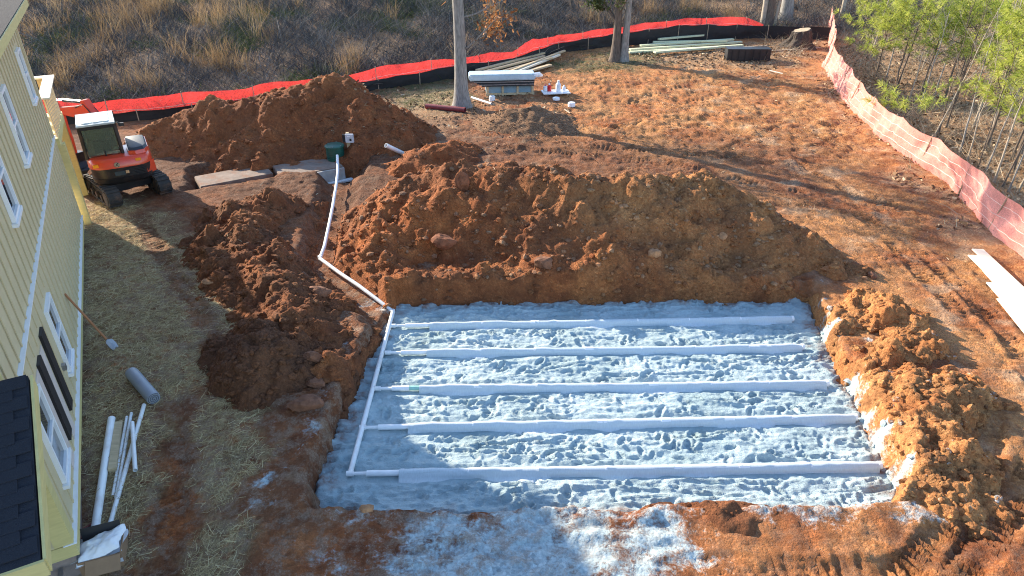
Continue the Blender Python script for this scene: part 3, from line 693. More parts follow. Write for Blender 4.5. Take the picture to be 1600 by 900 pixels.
mb = MB(); yy = flip*(PY1+.018); mb.add([(PX0, yy, PZ0-.005), (PX1, yy, PZ1-.005), (PX1, yy, PZ1-.19), (PX0, yy, PZ0-.19), (PX0, yy+flip*.03, PZ0-.005), (PX1, yy+flip*.03, PZ1-.005), (PX1, yy+flip*.03, PZ1-.19), (PX0, yy+flip*.03, PZ0-.19)], [(0, 1, 2, 3), (7, 6, 5, 4), (0, 4, 5, 1), (1, 5, 6, 2), (2, 6, 7, 3), (3, 7, 4, 0)]); mb.build('rake_board', M['wood_yellow'], po)
def pb(name, x0, x1, y0, y1, z0, z1, mat): return MB().box(((x0+x1)/2, flip*(y0+y1)/2, (z0+z1)/2), (x1-x0, y1-y0, z1-z0)).build(name, mat, po)
pb('beam', PX1-.32, PX1-.1, PY0+.1, PY1-.35, 1.95, 2.18, M['wood_yellow'])
pb('post', PX1-.31, PX1-.11, -.18, .02, -.55, 1.95, M['wood_yellow'])
pb('door_trim', HL+.026, HL+.06, -.75, -.6, HZ0+.2, 2.3, M['trimw'])
pb('spigot', HL-.02, HL+.12, -.28, -.23, -.12, -.06, M['steel'])

# ------------------------------------------------------------------ drain pipes in the sand bed
def arc_pts(p, q, n=2): return [p.lerp(q, i/(n-1)) for i in range(n)]
man = empty('supply_manifold', P(547, 740, LZ)); tag(man, 'white pipe running from the green tank riser to the header of five drain lines', 'pipe')
mo = -Vector(man.location)
def mpart(mb, name, mat, smooth=True):
    o = mb.build(name, mat, man, smooth); o.location = mo; return o
HR = .046
h_top = P(614, 487, LZ+.02); h_bot = P(547, 740, LZ)
mpart(MB().tube([h_top, h_bot], HR, 12), 'header_pipe', M['pvc'])
def zs(px, py, dz): p = ong(px, py); return Vector((p.x, p.y, p.z+dz))
k1 = P(500, 404, -.14); k0 = P(528, 262, .05)
run1 = [P(a, b, z) for a, b, z in ((614, 487, LZ+.02), (588, 467, -.25), (560, 446, -.16), (530, 426, -.13), (500, 404, -.11))]
run2 = [P(a, b, z) for a, b, z in ((500, 404, -.11), (507, 385, -.1), (514, 352, -.1), (520, 322, -.1), (525, 292, -.08), (528, 268, .0), (527, 243, .3))]
mpart(MB().tube(run1, HR, 12), 'supply_pipe', M['pvc']); mpart(MB().tube(run2, HR, 12), 'supply_pipe', M['pvc'])
for a in (h_top, k1+Vector((0, 0, .03))): mpart(MB().tube([a-Vector((0, 0, .05)), a+Vector((0, 0, .05))], .05, 12), 'elbow', M['pvc'])
c0 = run1[3]; dirc = (run1[4]-run1[3]).normalized()
for t in (.1, .34): mpart(MB().tube([c0+dirc*t, c0+dirc*(t+.06)], .044, 12), 'coupling', M['pvc_dark'])
mpart(MB().tube([run2[3], run2[3]+(run2[4]-run2[3])*.12], .045, 12), 'coupling', M['pvc'])
ORD = ['farthest', 'second farthest', 'middle', 'second nearest', 'nearest']
def hline(a, b): return (b-a).normalized()
for li, (a, b) in enumerate(LINES):
    d = hline(a, b); L = (b-a).length
    mpart(MB().tube([a, a+d*.3], .03, 10), 'outlet_pipe', M['pvc']); mpart(MB().tube([a-d*.06, a+d*.06], .046, 10), 'tee', M['pvc'])
    if li > 0: pass
    root = empty('drain_line', tuple(a)); tag(root, ORD[li]+' of the five fabric wrapped drain lines across the sand bed', 'drain line', 'drain lines in the sand bed'); off = -a
    def lp(mb, name, mat, smooth=True): o = mb.build(name, mat, root, smooth); o.location = off; return o
    lp(MB().tube([a+d*.28, a+d*(.85 if li != 2 else .62)], .05, 14), 'adapter', M['band'])
    if li == 2: lp(MB().tube([a+d*.62, a+d*.83], .047, 12), 'green_sleeve', simple('pale_green_sleeve', (.3, .55, .48), .5))
    r = .062; st = .82; n = 7; seg = (L-st)/n
    rgl = np.random.default_rng(500+li)
    for k in range(n):
        p0 = a+d*(st+k*seg+.015); p1 = a+d*(st+(k+1)*seg-.015)
        pts = []; rs = []
        for j in range(9):
            t = j/8; q = p0.lerp(p1, t); q = q+Vector((0, rgl.normal(0, .006), rgl.normal(0, .005)+.01*math.sin(3*t+k))); pts.append(q); rs.append(r*(1+rgl.normal(0, .03)))
        lp(MB().tube(pts, rs, 16), 'fabric_sleeve', M['fabric'])
        if k < n-1:
            lp(MB().tube([p1-d*.0, p1+d*.03], r*1.06, 16), 'coupling', M['band'])
            if rgl.random() < .4: lp(MB().tube([p1-d*.06, p1+d*.12], r*1.08, 16), 'tape_band', M['band'])
    lp(MB().tube([b, b+d*.05], r*1.12, 14), 'end_cap', M['band'])
    # fabric skirt hanging off both sides onto the sand
    nd = Vector((-d.y, d.x, 0)); NS = 160
    V = np.zeros((NS, 9, 3))
    tt = np.linspace(0, 1, NS); ss = st+tt*(L-st)
    wn_ = .02+.1*fbm(ss, ss*0+li*7., .8, 3, 601); wf_ = .01+.03*fbm(ss, ss*0+li*9., .9, 3, 602)
    for i in range(NS):
        c = a+d*float(ss[i])
        prof = [(-r-.02-max(.012, wn_[i])*(1.5), None), (-r-.018-max(.01, wn_[i])*.7, None), (-r-.025, -.02), (-r-.004, .03), (0, r+.006), (r+.004, .02), (r+.03, -.03), (r+.03+max(.02, wf_[i]), None), (r+.06+max(.02, wf_[i])*1.5, None)]
        for j, (o_, zz) in enumerate(prof):
            p = c+nd*o_; jit = .012*math.sin(ss[i]*9+j*2+li)+rgl.normal(0, .005)
            z = (c.z+zz) if zz is not None else float(SAND(p.x, p.y))+.012+abs(jit)*.8
            if j in (0, 8): z -= .02
            V[i, j] = (p.x, p.y, z+(jit*.5 if j in (2, 6) else 0))
    me = npmesh('fabric_skirt', V.reshape(-1, 3)-np.array(a), gridfaces(9, NS), True); link('fabric_skirt', me, M['fabric'], root)

# ------------------------------------------------------------------ tank, riser, control box
tk = P(500, 262, -.12); tdir = (P(530, 252, 0)-P(380, 278, 0)); tang = math.atan2(tdir.y, tdir.x)
tank = empty('septic_tank', (tk.x, tk.y, 0), tang); tag(tank, 'buried concrete septic tank with dark green riser lid', 'tank')
rs_ = P(525, 246, .0)
def loc(p): v = Matrix.Rotation(-tang, 3, 'Z') @ Vector((p.x-tk.x, p.y-tk.y, 0)); return v
MB().box((-.35, .2, -.32), (2.1, 1.3, .52)).build('lid_slab', M['muddy_concrete'], tank, bevel=.02)
MB().box((-.0, -.535, -.32), (1.36, .06, .5)).build('side_wall', M['concrete'], tank)
MB().box((.2, -.62, -.5), (1.6, .2, .06)).build('base_ledge', M['trimw'], tank)
rl = loc(rs_)
rsr = MB().tube([(rl.x, rl.y, -.06), (rl.x, rl.y, .4)], .3, 28).build('riser', M['green_plastic'], tank, True)
for k in range(5): MB().tube([(rl.x, rl.y, -.02+k*.065), (rl.x, rl.y, .005+k*.065)], .312, 28).build('rib', M['green_plastic'], rsr, True)
ld = MB().tube([(rl.x, rl.y, .4), (rl.x, rl.y, .44), (rl.x, rl.y, .465)], [.34, .34, .3], 28).build('lid', M['green_plastic'], tank, True)
for k in range(6): MB().tube([(rl.x+.29*math.cos(k*1.047), rl.y+.29*math.sin(k*1.047), .46), (rl.x+.29*math.cos(k*1.047), rl.y+.29*math.sin(k*1.047), .475)], .018, 8).build('bolt', M['steel'], ld)
s2 = P(365, 272, -.1); slab = empty('concrete_slab', (s2.x, s2.y, 0), tang+.04); tag(slab, 'mud smeared concrete tank lid lying left of the green riser', 'slab')
MB().box((0, 0, -.32), (2.3, 1.1, .4)).build('slab', M['muddy_concrete'], slab, bevel=.02)
bp = P(547, 244, 0); cb = empty('control_post', (bp.x, bp.y, -.35)); tag(cb, 'grey control box on a short wooden post behind the green riser', 'control box')
MB().box((0, 0, .6), (.1, .1, 1.2)).build('post', M['wood'], cb); MB().box((-.02, -.07, 1.02), (.3, .06, .28)).build('backing', M['black'], cb)
bx_ = MB().box((.09, -.14, 1.04), (.28, .1, .3)).build('box', simple('grey_box', (.5, .51, .55), .4), cb, bevel=.012); MB().box((.13, -.194, 1.0), (.07, .012, .08)).build('switch', M['black'], bx_); MB().box((.07, -.194, 1.12), (.1, .008, .03)).build('plate', M['white'], bx_)
def lying_pipe(name, a, b, r, label, cat, mat, group=None, za=None, ri=.86):
    A = on(*a); B = on(*b); A.z += r if za is None else za; B.z += r if za is None else za
    c = (A+B)/2; o = empty(name, tuple(c)); tag(o, label, cat, group)
    MB().pipe(A-c, B-c, r, r*ri).build('pipe_wall', mat, o, True); return o
A = P(603, 227, .55); B = P(626, 238, .15)
o = empty('pipe_stub', tuple(B)); tag(o, 'short white pipe poking out behind the left end of the main heap', 'pipe'); MB().pipe(A-B, (B-A)*1.2, .075, .065).build('pipe_wall', M['pvc'], o, True)

# ------------------------------------------------------------------ excavator
M['orange'] = simple('orange_red_machine_paint', (.62, .055, .018), .32, .08, 3, coat=.4, dirt=(.25, .12, .07), dirt_amt=.3)
M['mblack'] = simple('black_machine_plastic', (.014, .014, .016), .35, .25, 5, dirt=(.16, .09, .06), dirt_amt=.35)
M['roofw'] = simple('pale_cab_roof', (.5, .56, .58), .35, .08, 3)
M['amber'] = simple('amber_plastic', (.8, .28, .01), .35, .05)
M['chrome'] = simple('bright_metal', (.7, .7, .7), .2, .05, metal=1)
gm = NT('cab_glass'); gm.b.inputs['Base Color'].default_value = (.25, .3, .22, 1); gm.rough(.03); gm.b.inputs['Transmission Weight'].default_value = .75; gm.b.inputs['Specular IOR Level'].default_value = .8; M['cabglass'] = gm.m
ex0 = P(203, 300, 0); ez = float(GROUND(ex0.x, ex0.y))
exa = empty('excavator', (ex0.x, ex0.y, ez+.02), math.atan2(.86, -.5)); exa['label'] = 'orange and black compact excavator with pale cab roof beside the house'; exa['category'] = 'excavator'; exa.scale = (.9, .9, .9)
trk = math.atan2(.70, -.71)-math.atan2(.86, -.5)          # tracks turned against the upper body
Rt = Matrix.Rotation(trk, 4, 'Z')
def stadium(L, H, n=10):
    r = H/2; pts = []
    for k in range(n+1): a = -math.pi/2+math.pi*k/n; pts.append((L/2-r+r*math.cos(a), r+r*math.sin(a)))
    for k in range(n+1): a = math.pi/2+math.pi*k/n; pts.append((-L/2+r+r*math.cos(a), r+r*math.sin(a)))
    return pts
shoe = None
for sd in (-1, 1):
    mb = MB(); mb.M = Rt; outer = stadium(2.5, .58); inner = [(a*.955, .29+(b-.29)*.84) for a, b in outer]; n = len(outer); y0, y1 = sd*.8-.2, sd*.8+.2
    vs = [(a, y, b) for y in (y0, y1) for a, b in outer]+[(a, y, b) for y in (y0, y1) for a, b in inner]
    fs = []
    for k in range(n):
        k2 = (k+1) % n
        fs += [(k, k2, n+k2, n+k), (2*n+k, 3*n+k, 3*n+k2, 2*n+k2), (k, 2*n+k, 2*n+k2, k2), (n+k, n+k2, 3*n+k2, 3*n+k)]
    mb.add(vs, fs); tb = mb.build('track', M['rubber'], exa, True)
    peri = [Vector((a, 0, b)) for a, b in outer]+[Vector((outer[0][0], 0, outer[0][1]))]
    tot = sum((peri[i+1]-peri[i]).length for i in range(n)); N = 30
    if shoe is None: shoe = mesh_box('track_lug', .085, .4, .04); shoe.materials.append(M['rubber'])
    for q in range(N):
        t = tot*q/N; i = 0
        while t > (peri[i+1]-peri[i]).length and i < n-1: t -= (peri[i+1]-peri[i]).length; i += 1
        dv = (peri[i+1]-peri[i]).normalized(); p = peri[i]+dv*t; nv = Vector((dv.z, 0, -dv.x))
        if nv.dot(p-Vector((0, 0, .29))) < 0: nv = -nv
        o = link('track_lug', shoe, None, tb); yv = Vector((0, 1, 0))
        Mx = Matrix((dv, yv, dv.cross(yv))).transposed().to_4x4(); Mx.translation = p+nv*.016+Vector((0, sd*.8, 0)); o.matrix_local = Rt @ Mx
    fr = MB(); fr.M = Rt; fr.box((0, sd*.8, .3), (1.7, .26, .2)); fr.build('track_frame', M['mblack'], exa, bevel=.02)
    for wx, rr, nm_ in ((.94, .23, 'idler'), (-.94, .23, 'sprocket'), (-.45, .11, 'roller'), (0, .11, 'roller'), (.45, .11, 'roller')):
        w = MB(); w.M = Rt; w.tube([(wx, sd*.8-.215, .29 if rr > .2 else .17), (wx, sd*.8+.215, .29 if rr > .2 else .17)], rr, 18); w.build(nm_, M['rubber'], tb, True)
uc = MB(); uc.M = Rt; uc.box((0, 0, .4), (1.1, 1.3, .25)); uc.tube([(0, 0, .5), (0, 0, .66)], .42, 24); uc.build('undercarriage', M['mblack'], exa, bevel=.02)
bl = MB(); bl.M = Rt; bl.prism([(1.62, .05), (1.72, .12), (1.7, .3), (1.78, .48), (1.72, .5), (1.62, .3)], -.98, .98, 'y'); bl.bar((.9, .45, .3), (1.62, .45, .25), .1, .1); bl.bar((.9, -.45, .3), (1.62, -.45, .25), .1, .1); bl.build('dozer_blade', M['mblack'], exa)
# upper body: plan outline with rounded tail; x forward, y left
def plan(rx, w, front, k=14, x0=-.05):
    pts = [(front, -w), (front, w)]
    for i in range(k+1): a = math.pi/2+math.pi*i/k; pts.append((x0+rx*abs(math.cos(a))**.62*(-1 if math.cos(a) < 0 else 1), w*math.copysign(abs(math.sin(a))**.5, math.sin(a))))
    return pts
def loft(layers, name, mat, parent=exa, smooth=True, bevel=0):
    mb = MB(); n = len(layers[0][1]); vs = []; fs = []
    for z, pl in layers: vs += [(a, b, z+(zz if False else 0)) for (a, b), zz in zip(pl, [0]*n)]
    for l in range(len(layers)-1):
        for k in range(n): fs.append((l*n+k, l*n+(k+1) % n, (l+1)*n+(k+1) % n, (l+1)*n+k))
    fs.append(tuple(range(n-1, -1, -1))); fs.append(tuple(range((len(layers)-1)*n, len(layers)*n)))
    return mb.add(vs, fs).build(name, mat, parent, smooth, bevel)
loft([(.62, plan(.84, .84, .85)), (.70, plan(.93, .93, .9)), (.86, plan(.97, .95, .9))], 'base_frame', M['mblack'])
loft([(.862, plan(.95, .93, .88)), (1.18, plan(.97, .945, .88))], 'engine_panel', M['mblack'])
loft([(1.182, plan(.985, .955, .5)), (1.34, plan(.97, .945, .5)), (1.46, plan(.9, .9, .45)), (1.49, plan(.84, .86, .42))], 'engine_hood', M['orange'])
# raised right side cover with a dark top
rp = [(-.75, -.3), (-.86, -.5), (-.78, -.8), (-.5, -.93), (.75, -.94), (.85, -.8), (.85, -.3)]
loft([(1.492, rp), (1.6, [(a*.96, -.3+(b+.3)*.96) for a, b in rp])], 'side_cover', M['orange'])
loft([(1.602, [(a*.92, -.31+(b+.3)*.92) for a, b in rp]), (1.68, [(a*.84, -.33+(b+.3)*.82) for a, b in rp]), (1.7, [(a*.7, -.36+(b+.3)*.7) for a, b in rp])], 'cover_top', simple('black_cover_sky_tint', (.02, .03, .045), .6, .2))  # black top; the sky's blue reflection is put into its colour
cr = MB(); cr.add([(-.62, -.9, .88), (-.86, -.66, .88), (-.9, -.7, .8), (-.6, -.985, .8), (-.62, -.975, 1.2), (-.88, -.72, 1.2)], [(0, 1, 5, 4), (1, 2, 3, 0), (2, 1, 5), (3, 0, 4), (2, 3, 4, 5)]); cr.build('tail_corner', M['orange'], exa)
gr_ = None
for k in range(5): MB().box((-1.0, -.42, .9+k*.05), (.03, .5, .018)).build('vent_slat', M['black'], exa)
MB().box((-1.015, .1, 1.0), (.03, .3, .14)).build('number_plate', simple('dark_plate', (.03, .05, .06), .2), exa)
MB().box((-1.02, -.12, 1.02), (.02, .1, .1)).build('work_lamp', M['chrome'], exa)
# badge: pale oval with two dark strokes
bd = MB(); bd.M = Matrix.Translation((-1.045, .12, 1.3)) @ Matrix.Rotation(math.pi/2, 4, 'Y'); bd.tube([(0, 0, -.02), (0, 0, .0)], .085, 18); bo = bd.build('badge', M['chrome'], exa)
e = MB(); e.bar((-1.068, .165, 1.25), (-1.068, .165, 1.35), .012, .022); e.bar((-1.068, .14, 1.3), (-1.068, .085, 1.35), .012, .022); e.bar((-1.068, .14, 1.3), (-1.068, .085, 1.25), .012, .022); e.build('badge_mark', M['black'], bo)
MB().box((-.93, .72, 1.31), (.06, .16, .1)).build('reflector', M['amber'], exa); MB().box((-.98, -.52, 1.36), (.06, .16, .08)).build('reflector', M['amber'], exa)
# cab on the left
cx0, cx1, cy0, cy1, cz0, cz1 = -.5, .95, -.14, .9, 1.42, 2.48
cab = empty('cab'); cab.parent = exa
def cb_(name, c, d, mat, bev=.012): return MB().box(c, d).build(name, mat, cab, bevel=bev)
for px_, py_ in ((cx0, cy0), (cx0, cy1), (cx1, cy0), (cx1, cy1)): MB().bar((px_, py_, .88 if px_ > 0 else cz0), (px_*.93+.02, py_*.96+.015, cz1), .09, .09).build('pillar', M['mblack'], cab, bevel=.015)
MB().bar((.3, cy1, .88), (.3, cy1-.02, cz1), .07, .07).build('pillar', M['mblack'], cab); MB().bar((.3, cy0, 1.2), (.3, cy0+.02, cz1), .07, .07).build('pillar', M['mblack'], cab)
rf = MB(); rl_ = [(cx0-.06, cy0-.05), (cx1+.05, cy0-.05), (cx1+.05, cy1+.05), (cx0-.06, cy1+.05)]
rf.prism(rl_, cz1, cz1+.06); rfo = rf.build('cab_roof', M['roofw'], cab, bevel=.03)
MB().box((.2, .38, cz1+.07), (1.15, .8, .03)).build('roof_panel', M['roofw'], rfo, bevel=.012)
for k in range(3): MB().box((-.38, .1+k*.28, cz1+.075), (.07, .14, .04)).build('roof_boss', M['roofw'], rfo, bevel=.01)
cb_('rear_rail', (cx0, .38, cz0+.03), (.07, .98, .08), M['mblack']); cb_('rear_header', (cx0+.02, .38, cz1-.06), (.06, .96, .1), M['mblack'])
cb_('rear_window', (cx0+.015, .38, (cz0+cz1)/2), (.008, .9, .86), M['cabglass'], 0); cb_('side_window', (.23, cy0+.015, (cz0+cz1)/2), (1.3, .008, .9), M['cabglass'], 0); cb_('door_window', (.23, cy1-.02, 1.75), (1.3, .008, 1.3), M['cabglass'], 0); cb_('front_window', (cx1-.03, .38, 1.75), (.008, .9, 1.3), M['cabglass'], 0)
cb_('seat', (0, .4, 1.3), (.5, .5, .14), M['black'], .04); cb_('seat_back', (-.25, .4, 1.65), (.14, .48, .65), M['black'], .05); cb_('reflection_sheet', (cx1-.1, .5, 1.9), (.02, .5, .5), simple('yellow_green_reflection', (.35, .42, .12), .7), 0)  # yellow green sheet paints the reflection seen in the rear window
MB().bar((cx0-.05, .34, cz0+.05), (cx0-.12, .36, cz0+.25), .03, .05).build('wiper', M['black'], cab); MB().bar((cx0-.06, .88, 1.0), (cx0+.0, .92, 1.1), .08, .3).build('grab_plate', M['chrome'], cab)
MB().tube([(cx0, cy0, cz1), (cx0-.08, cy0-.1, cz1+.04), (cx0-.08, cy0-.16, cz1-.02)], .02, 6).build('mirror_arm', M['black'], cab); MB().box((cx0-.08, cy0-.18, cz1-.04), (.05, .16, .1)).build('mirror', M['black'], cab)
# boom swung to the left
bs = math.atan2(.42, -.9)-math.atan2(.86, -.5)
B = Matrix.Translation((.95, -.05, 0)) @ Matrix.Rotation(bs, 4, 'Z')
def bm(fn, name, mat, bev=.015, parent=exa): mb = MB(); mb.M = B; fn(mb); return mb.build(name, mat, parent, bevel=bev)
bm(lambda m: m.prism([(0, .7), (.35, .75), (.38, 1.1), (0, 1.15)], -.17, .17, 'y'), 'swing_bracket', M['orange'])
boom = [(.2, .85), (.45, .85), (1.0, 2.1), (2.6, 2.18), (2.62, 2.36), (1.05, 2.62), (.85, 2.62), (.6, 2.2)]
bo_ = bm(lambda m: m.prism(boom, -.11, .11, 'y'), 'boom', M['orange'])
bm(lambda m: m.tube([(.5, 0, 1.0), (.78, .0, 1.8)], .06, 12), 'boom_cylinder', M['mblack']); bm(lambda m: m.tube([(1.05, 0, 2.72), (2.2, 0, 2.66)], .065, 12), 'arm_cylinder', M['mblack']); bm(lambda m: m.tube([(2.2, 0, 2.66), (2.75, 0, 2.6)], .035, 10), 'cylinder_rod', M['chrome'])
for sgn in (-1, 1): bm(lambda m: m.tube([(.35, sgn*.13, 1.2), (.62, sgn*.14, 2.3), (1.0, sgn*.13, 2.7), (1.5, sgn*.12, 2.5)], .022, 6), 'hose', M['black'])
bm(lambda m: m.prism([(.8, 2.55), (1.1, 2.55), (1.12, 2.8), (.95, 2.82)], -.13, .13, 'y'), 'boom_bracket', M['orange'])
bm(lambda m: m.prism([(2.5, 2.1), (2.72, 2.15), (2.85, 2.6), (2.7, 2.62), (2.52, 2.35), (2.6, .75), (2.7, .7), (2.8, .85)][:5]+[(2.45, 1.2), (2.5, .62), (2.62, .62), (2.72, 1.4)], -.09, .09, 'y'), 'arm', M['orange'])
bm(lambda m: m.prism([(2.45, .7), (2.7, .72), (2.75, .35), (2.6, .08), (2.3, .0), (2.05, .12), (2.1, .2), (2.35, .18), (2.5, .35)], -.3, .3, 'y'), 'bucket', M['mblack'])

# ------------------------------------------------------------------ loose things by the house
def zsurf(v, dz): return Vector((v.x, v.y, float(top(v.x, v.y))+dz))
lying_pipe('white_pipe', (176, 658), (150, 836), .062, 'thickest white pipe lying on straw nearest the house', 'pipe', M['pvc'], ri=.9)
lying_pipe('white_pipe', (199, 653), (177, 777), .026, 'thin white pipe lying beside the timber, left of its twin', 'pipe', M['pvc'])
lying_pipe('white_pipe', (206, 647), (182, 780), .026, 'thin white pipe with small holes lying against its twin on the straw', 'pipe', M['pvc'])
lying_pipe('white_pipe', (226, 635), (169, 836), .036, 'long white pipe slanting from the grey roll down to the cardboard box', 'pipe', M['pvc'])
lying_pipe('white_pipe', (209, 667), (214, 742), .034, 'short white pipe crossing over the long slanting pipe', 'pipe', M['pvc'], za=.1)
A = on(187, 663); B_ = on(177, 738); c = (A+B_)/2; o = MB().bar(A-c, B_-c, .13, .085).build('timber_block', M['wood'], None, bevel=.006); o.location = c+Vector((0, 0, .04)); tag(o, 'pale timber offcut lying between the thick and thin white pipes', 'timber')
A = on(208, 590); B_ = on(243, 631); c = (A+B_)/2; ro = empty('fabric_roll', tuple(c+Vector((0, 0, .12)))); tag(ro, 'rolled up grey fabric lying on the straw above the white pipes', 'fabric roll')
m_roll = simple('grey_roll_fabric', (.23, .25, .29), .45, .1, 3, bump=.2); d = (B_-A).normalized()
pts = [A-c+d*(B_-A).length*t for t in (0, .04, .3, .6, .96, 1)]; MB().tube(pts, [.112, .12, .122, .12, .12, .114], 22).build('roll', m_roll, ro, True)
sp = []; e1 = d.orthogonal().normalized(); e2 = d.cross(e1)
for k in range(40): a = k*.45; rr = .11-.0024*k; sp.append((B_-c)+d*.006+(e1*math.cos(a)+e2*math.sin(a))*rr)
MB().tube(sp, .006, 4).build('spiral_edge', simple('dark_roll_edge', (.07, .08, .1), .6), ro)
# shovel leaning on the wall
F = on(180, 545); hs, hz = wall_hit(101, 459)
topp = HC+hd*hs+hn*.06; topp.z = hz
topp = P(101, 459, 1.15); sho = empty('shovel', tuple(F)); tag(sho, 'long wooden handled shovel leaning against the yellow wall', 'shovel')
dv = (topp-F); MB().tube([dv*.18, dv], [.024, .021], 10).build('handle', simple('brown_handle', (.34, .14, .055), .5), sho, True)
bd = MB(); u_ = dv.normalized(); s_ = u_.cross(Vector((0, 0, 1))).normalized(); n_ = s_.cross(u_)
prof = [(a*.8, b*.8) for a, b in [(-.09, .0), (-.11, .12), (-.1, .24), (-.02, .3), (.02, .3), (.1, .24), (.11, .12), (.09, 0), (0, -.06)]]
bd.add([s_*a+u_*b+n_*(abs(a)*.35) for a, b in prof]+[s_*a+u_*b+n_*(abs(a)*.35-.012) for a, b in prof], [tuple(range(9)), tuple(range(17, 8, -1))]+[(k, (k+1) % 9, 9+(k+1) % 9, 9+k) for k in range(9)]); bd.build('blade', M['steel'], sho)
# cardboard box with white bag
bp = on(166, 872); bxo = empty('cardboard_box', (bp.x, bp.y, bp.z), .35); tag(bxo, 'open brown cardboard box with dark inside beside the house corner', 'box')
card = simple('brown_cardboard', (.3, .18, .1), .85, .12, 6); inner = simple('dark_box_lining', (.03, .028, .03), .8)
wx, wy, hh = .54, .44, .26
for c, dd, nm_ in (((0, -wy/2, hh/2), (wx, .012, hh), 'side_panel'), ((0, wy/2, hh/2), (wx, .012, hh), 'side_panel'), ((-wx/2, 0, hh/2), (.012, wy-.014, hh), 'side_panel'), ((wx/2, 0, hh/2), (.012, wy-.014, hh), 'side_panel'), ((0, 0, .01), (wx-.03, wy-.03, .012), 'base_panel')): MB().box(c, dd).build(nm_, card, bxo)
MB().box((0, wy/2-.01, hh+.09), (wx-.03, .012, .2), M=Matrix.Rotation(-.25, 4, 'X')).build('flap', inner, bxo); MB().box((-wx/2-.13, .02, hh-.03), (.3, wy-.04, .012), M=Matrix.Rotation(-.25, 4, 'Y')).build('flap', simple('grey_card', (.33, .31, .28), .85), bxo)
MB().box((0.05, -wy/2-.1, hh-.07), (wx-.1, .22, .012), M=Matrix.Rotation(.6, 4, 'X')).build('flap', card, bxo); MB().box((.2, -wy/2-.014, .13), (.16, .006, .07)).build('paper_label', M['white'], bxo)
nu, nv = 26, 18; U, Vv = np.meshgrid(np.linspace(-1, 1, nu), np.linspace(-1, 1, nv)); ed = np.clip(1-np.maximum(np.abs(U), np.abs(Vv))**3, 0, 1)
bz = .1*ed**.6+.035*fbm(U, Vv, 1.6, 3, 701)+.012*fbm(U, Vv, 5, 2, 703)
bagV = np.stack([U*.3*(1+.1*np.sin(3*Vv)), Vv*.2+.05*U, bz+.12*U*.25+.24], -1).reshape(-1, 3); me = npmesh('white_bag', np.concatenate([bagV, bagV*[1, 1, 0]+[0, 0, .18]]), np.concatenate([gridfaces(nu, nv), gridfaces(nu, nv)[:, ::-1]+nu*nv]), True)
bag = link('white_bag', me, M['white']); bag.location = (bp.x+.02, bp.y, bp.z+.03); bag.rotation_euler = (0, -.1, .3); tag(bag, 'crumpled white plastic bag stuffed in the open cardboard box', 'bag')
bk = on(133, 841); brk = empty('perforated_brick', (bk.x, bk.y, bk.z+.05), .9); tag(brk, 'dull red perforated brick lying against the house by the box', 'brick')
brm = simple('dark_red_brick', (.17, .05, .04), .9, .2, 8, bump=.4)
for yy in (-.11, -.037, .037, .11): MB().box((0, yy, 0), (.34, .028, .08)).build('web', brm, brk)
for k in range(6): MB().box((-.16+k*.064, 0, 0), (.022, .19, .078)).build('rib', brm, brk)
hp = on(138, 893); ho = MB().tube([hp+Vector((-.1, .06, .04)), hp+Vector((-.02, .1, .06)), hp+Vector((.06, .05, .05)), hp+Vector((.09, -.04, .04)), hp+Vector((.09, -.16, .03))], .02, 8).build('hose_end', simple('cream_hose', (.6, .55, .4), .5), None, True); tag(ho, 'curled cream hose end below the cardboard box', 'hose')

# ------------------------------------------------------------------ boards, bundle and bits in the yard
def board(a, b, w, h, dz, mat, label, group, cat='board'):
    A = ong(*a); Bq = ong(*b); A.z += dz; Bq.z += dz; c = (A+Bq)/2
    o = MB().bar(A-c, Bq-c, w, h).build('lumber_board', mat, None, bevel=.004); o.location = c; tag(o, label, cat, group); return o
# sunlit pale boards at the right edge
for i, (a, b) in enumerate((((1525, 396), (1680, 545)), ((1519, 405), (1676, 560)), ((1542, 428), (1684, 585)), ((1549, 447), (1688, 605)), ((1566, 472), (1690, 625)))):
    board(a, b, .28, .03, .05+.028*(4-i)*.6+.006*i, M['wood_white'], ['outermost pale board of the sunlit stack at the right edge, nearest the orange fence', 'longest reaching pale board of the sunlit stack at the right edge', 'middle pale board of the sunlit stack at the right edge', 'second nearest pale board of the sunlit stack at the right edge', 'nearest pale board of the sunlit stack at the right edge'][i], 'pale boards at the right edge')
gg = 'greenish boards before the silt fence'; GB = ' greenish board of the loose stack before the black silt fence'
for a, b, z, w, l in (((982, 84), (1160, 73), .05, .2, 'lowest long'), ((984, 80), (1158, 68), .06, .2, 'second lowest long'), ((1022, 86), (1120, 78), .13, .24, 'pale wide front'), ((1000, 76), (1145, 66), .14, .2, 'middle long'), ((1028, 70), (1112, 62), .3, .16, 'short upper'), ((996, 66), (1143, 51), .38, .18, 'topmost long'), ((1012, 69), (1146, 57), .33, .16, 'second topmost long'), ((1040, 67), (1118, 60), .4, .14, 'shortest topmost'), ((1020, 72), (1135, 70), .2, .16, 'flattest lying middle')):
    board(a, b, w*1.15, .1, z+.03, M['wood_green'], l+GB, gg)
for a, b, l in (((1140, 76), (1198, 73), 'grey weathered plank behind the black crates'), ((1188, 82), (1282, 76), 'long weathered plank reaching from the black crates to the stump')): board(a, b, .16, .05, .05, M['wood_old'], l, None, 'plank')
board((1202, 111), (1223, 116), .1, .03, .03, M['wood_white'], 'short white stick on the leaf litter left of the fence corner', None, 'stick'); board((1184, 120), (1202, 115), .06, .03, .02, M['wood_old'], 'short brown stick lying on the bare soil near the black crates', None, 'stick')
yg = 'tan boards behind the bundle'; YB = ' board of the fanned stack behind the wrapped bundle'
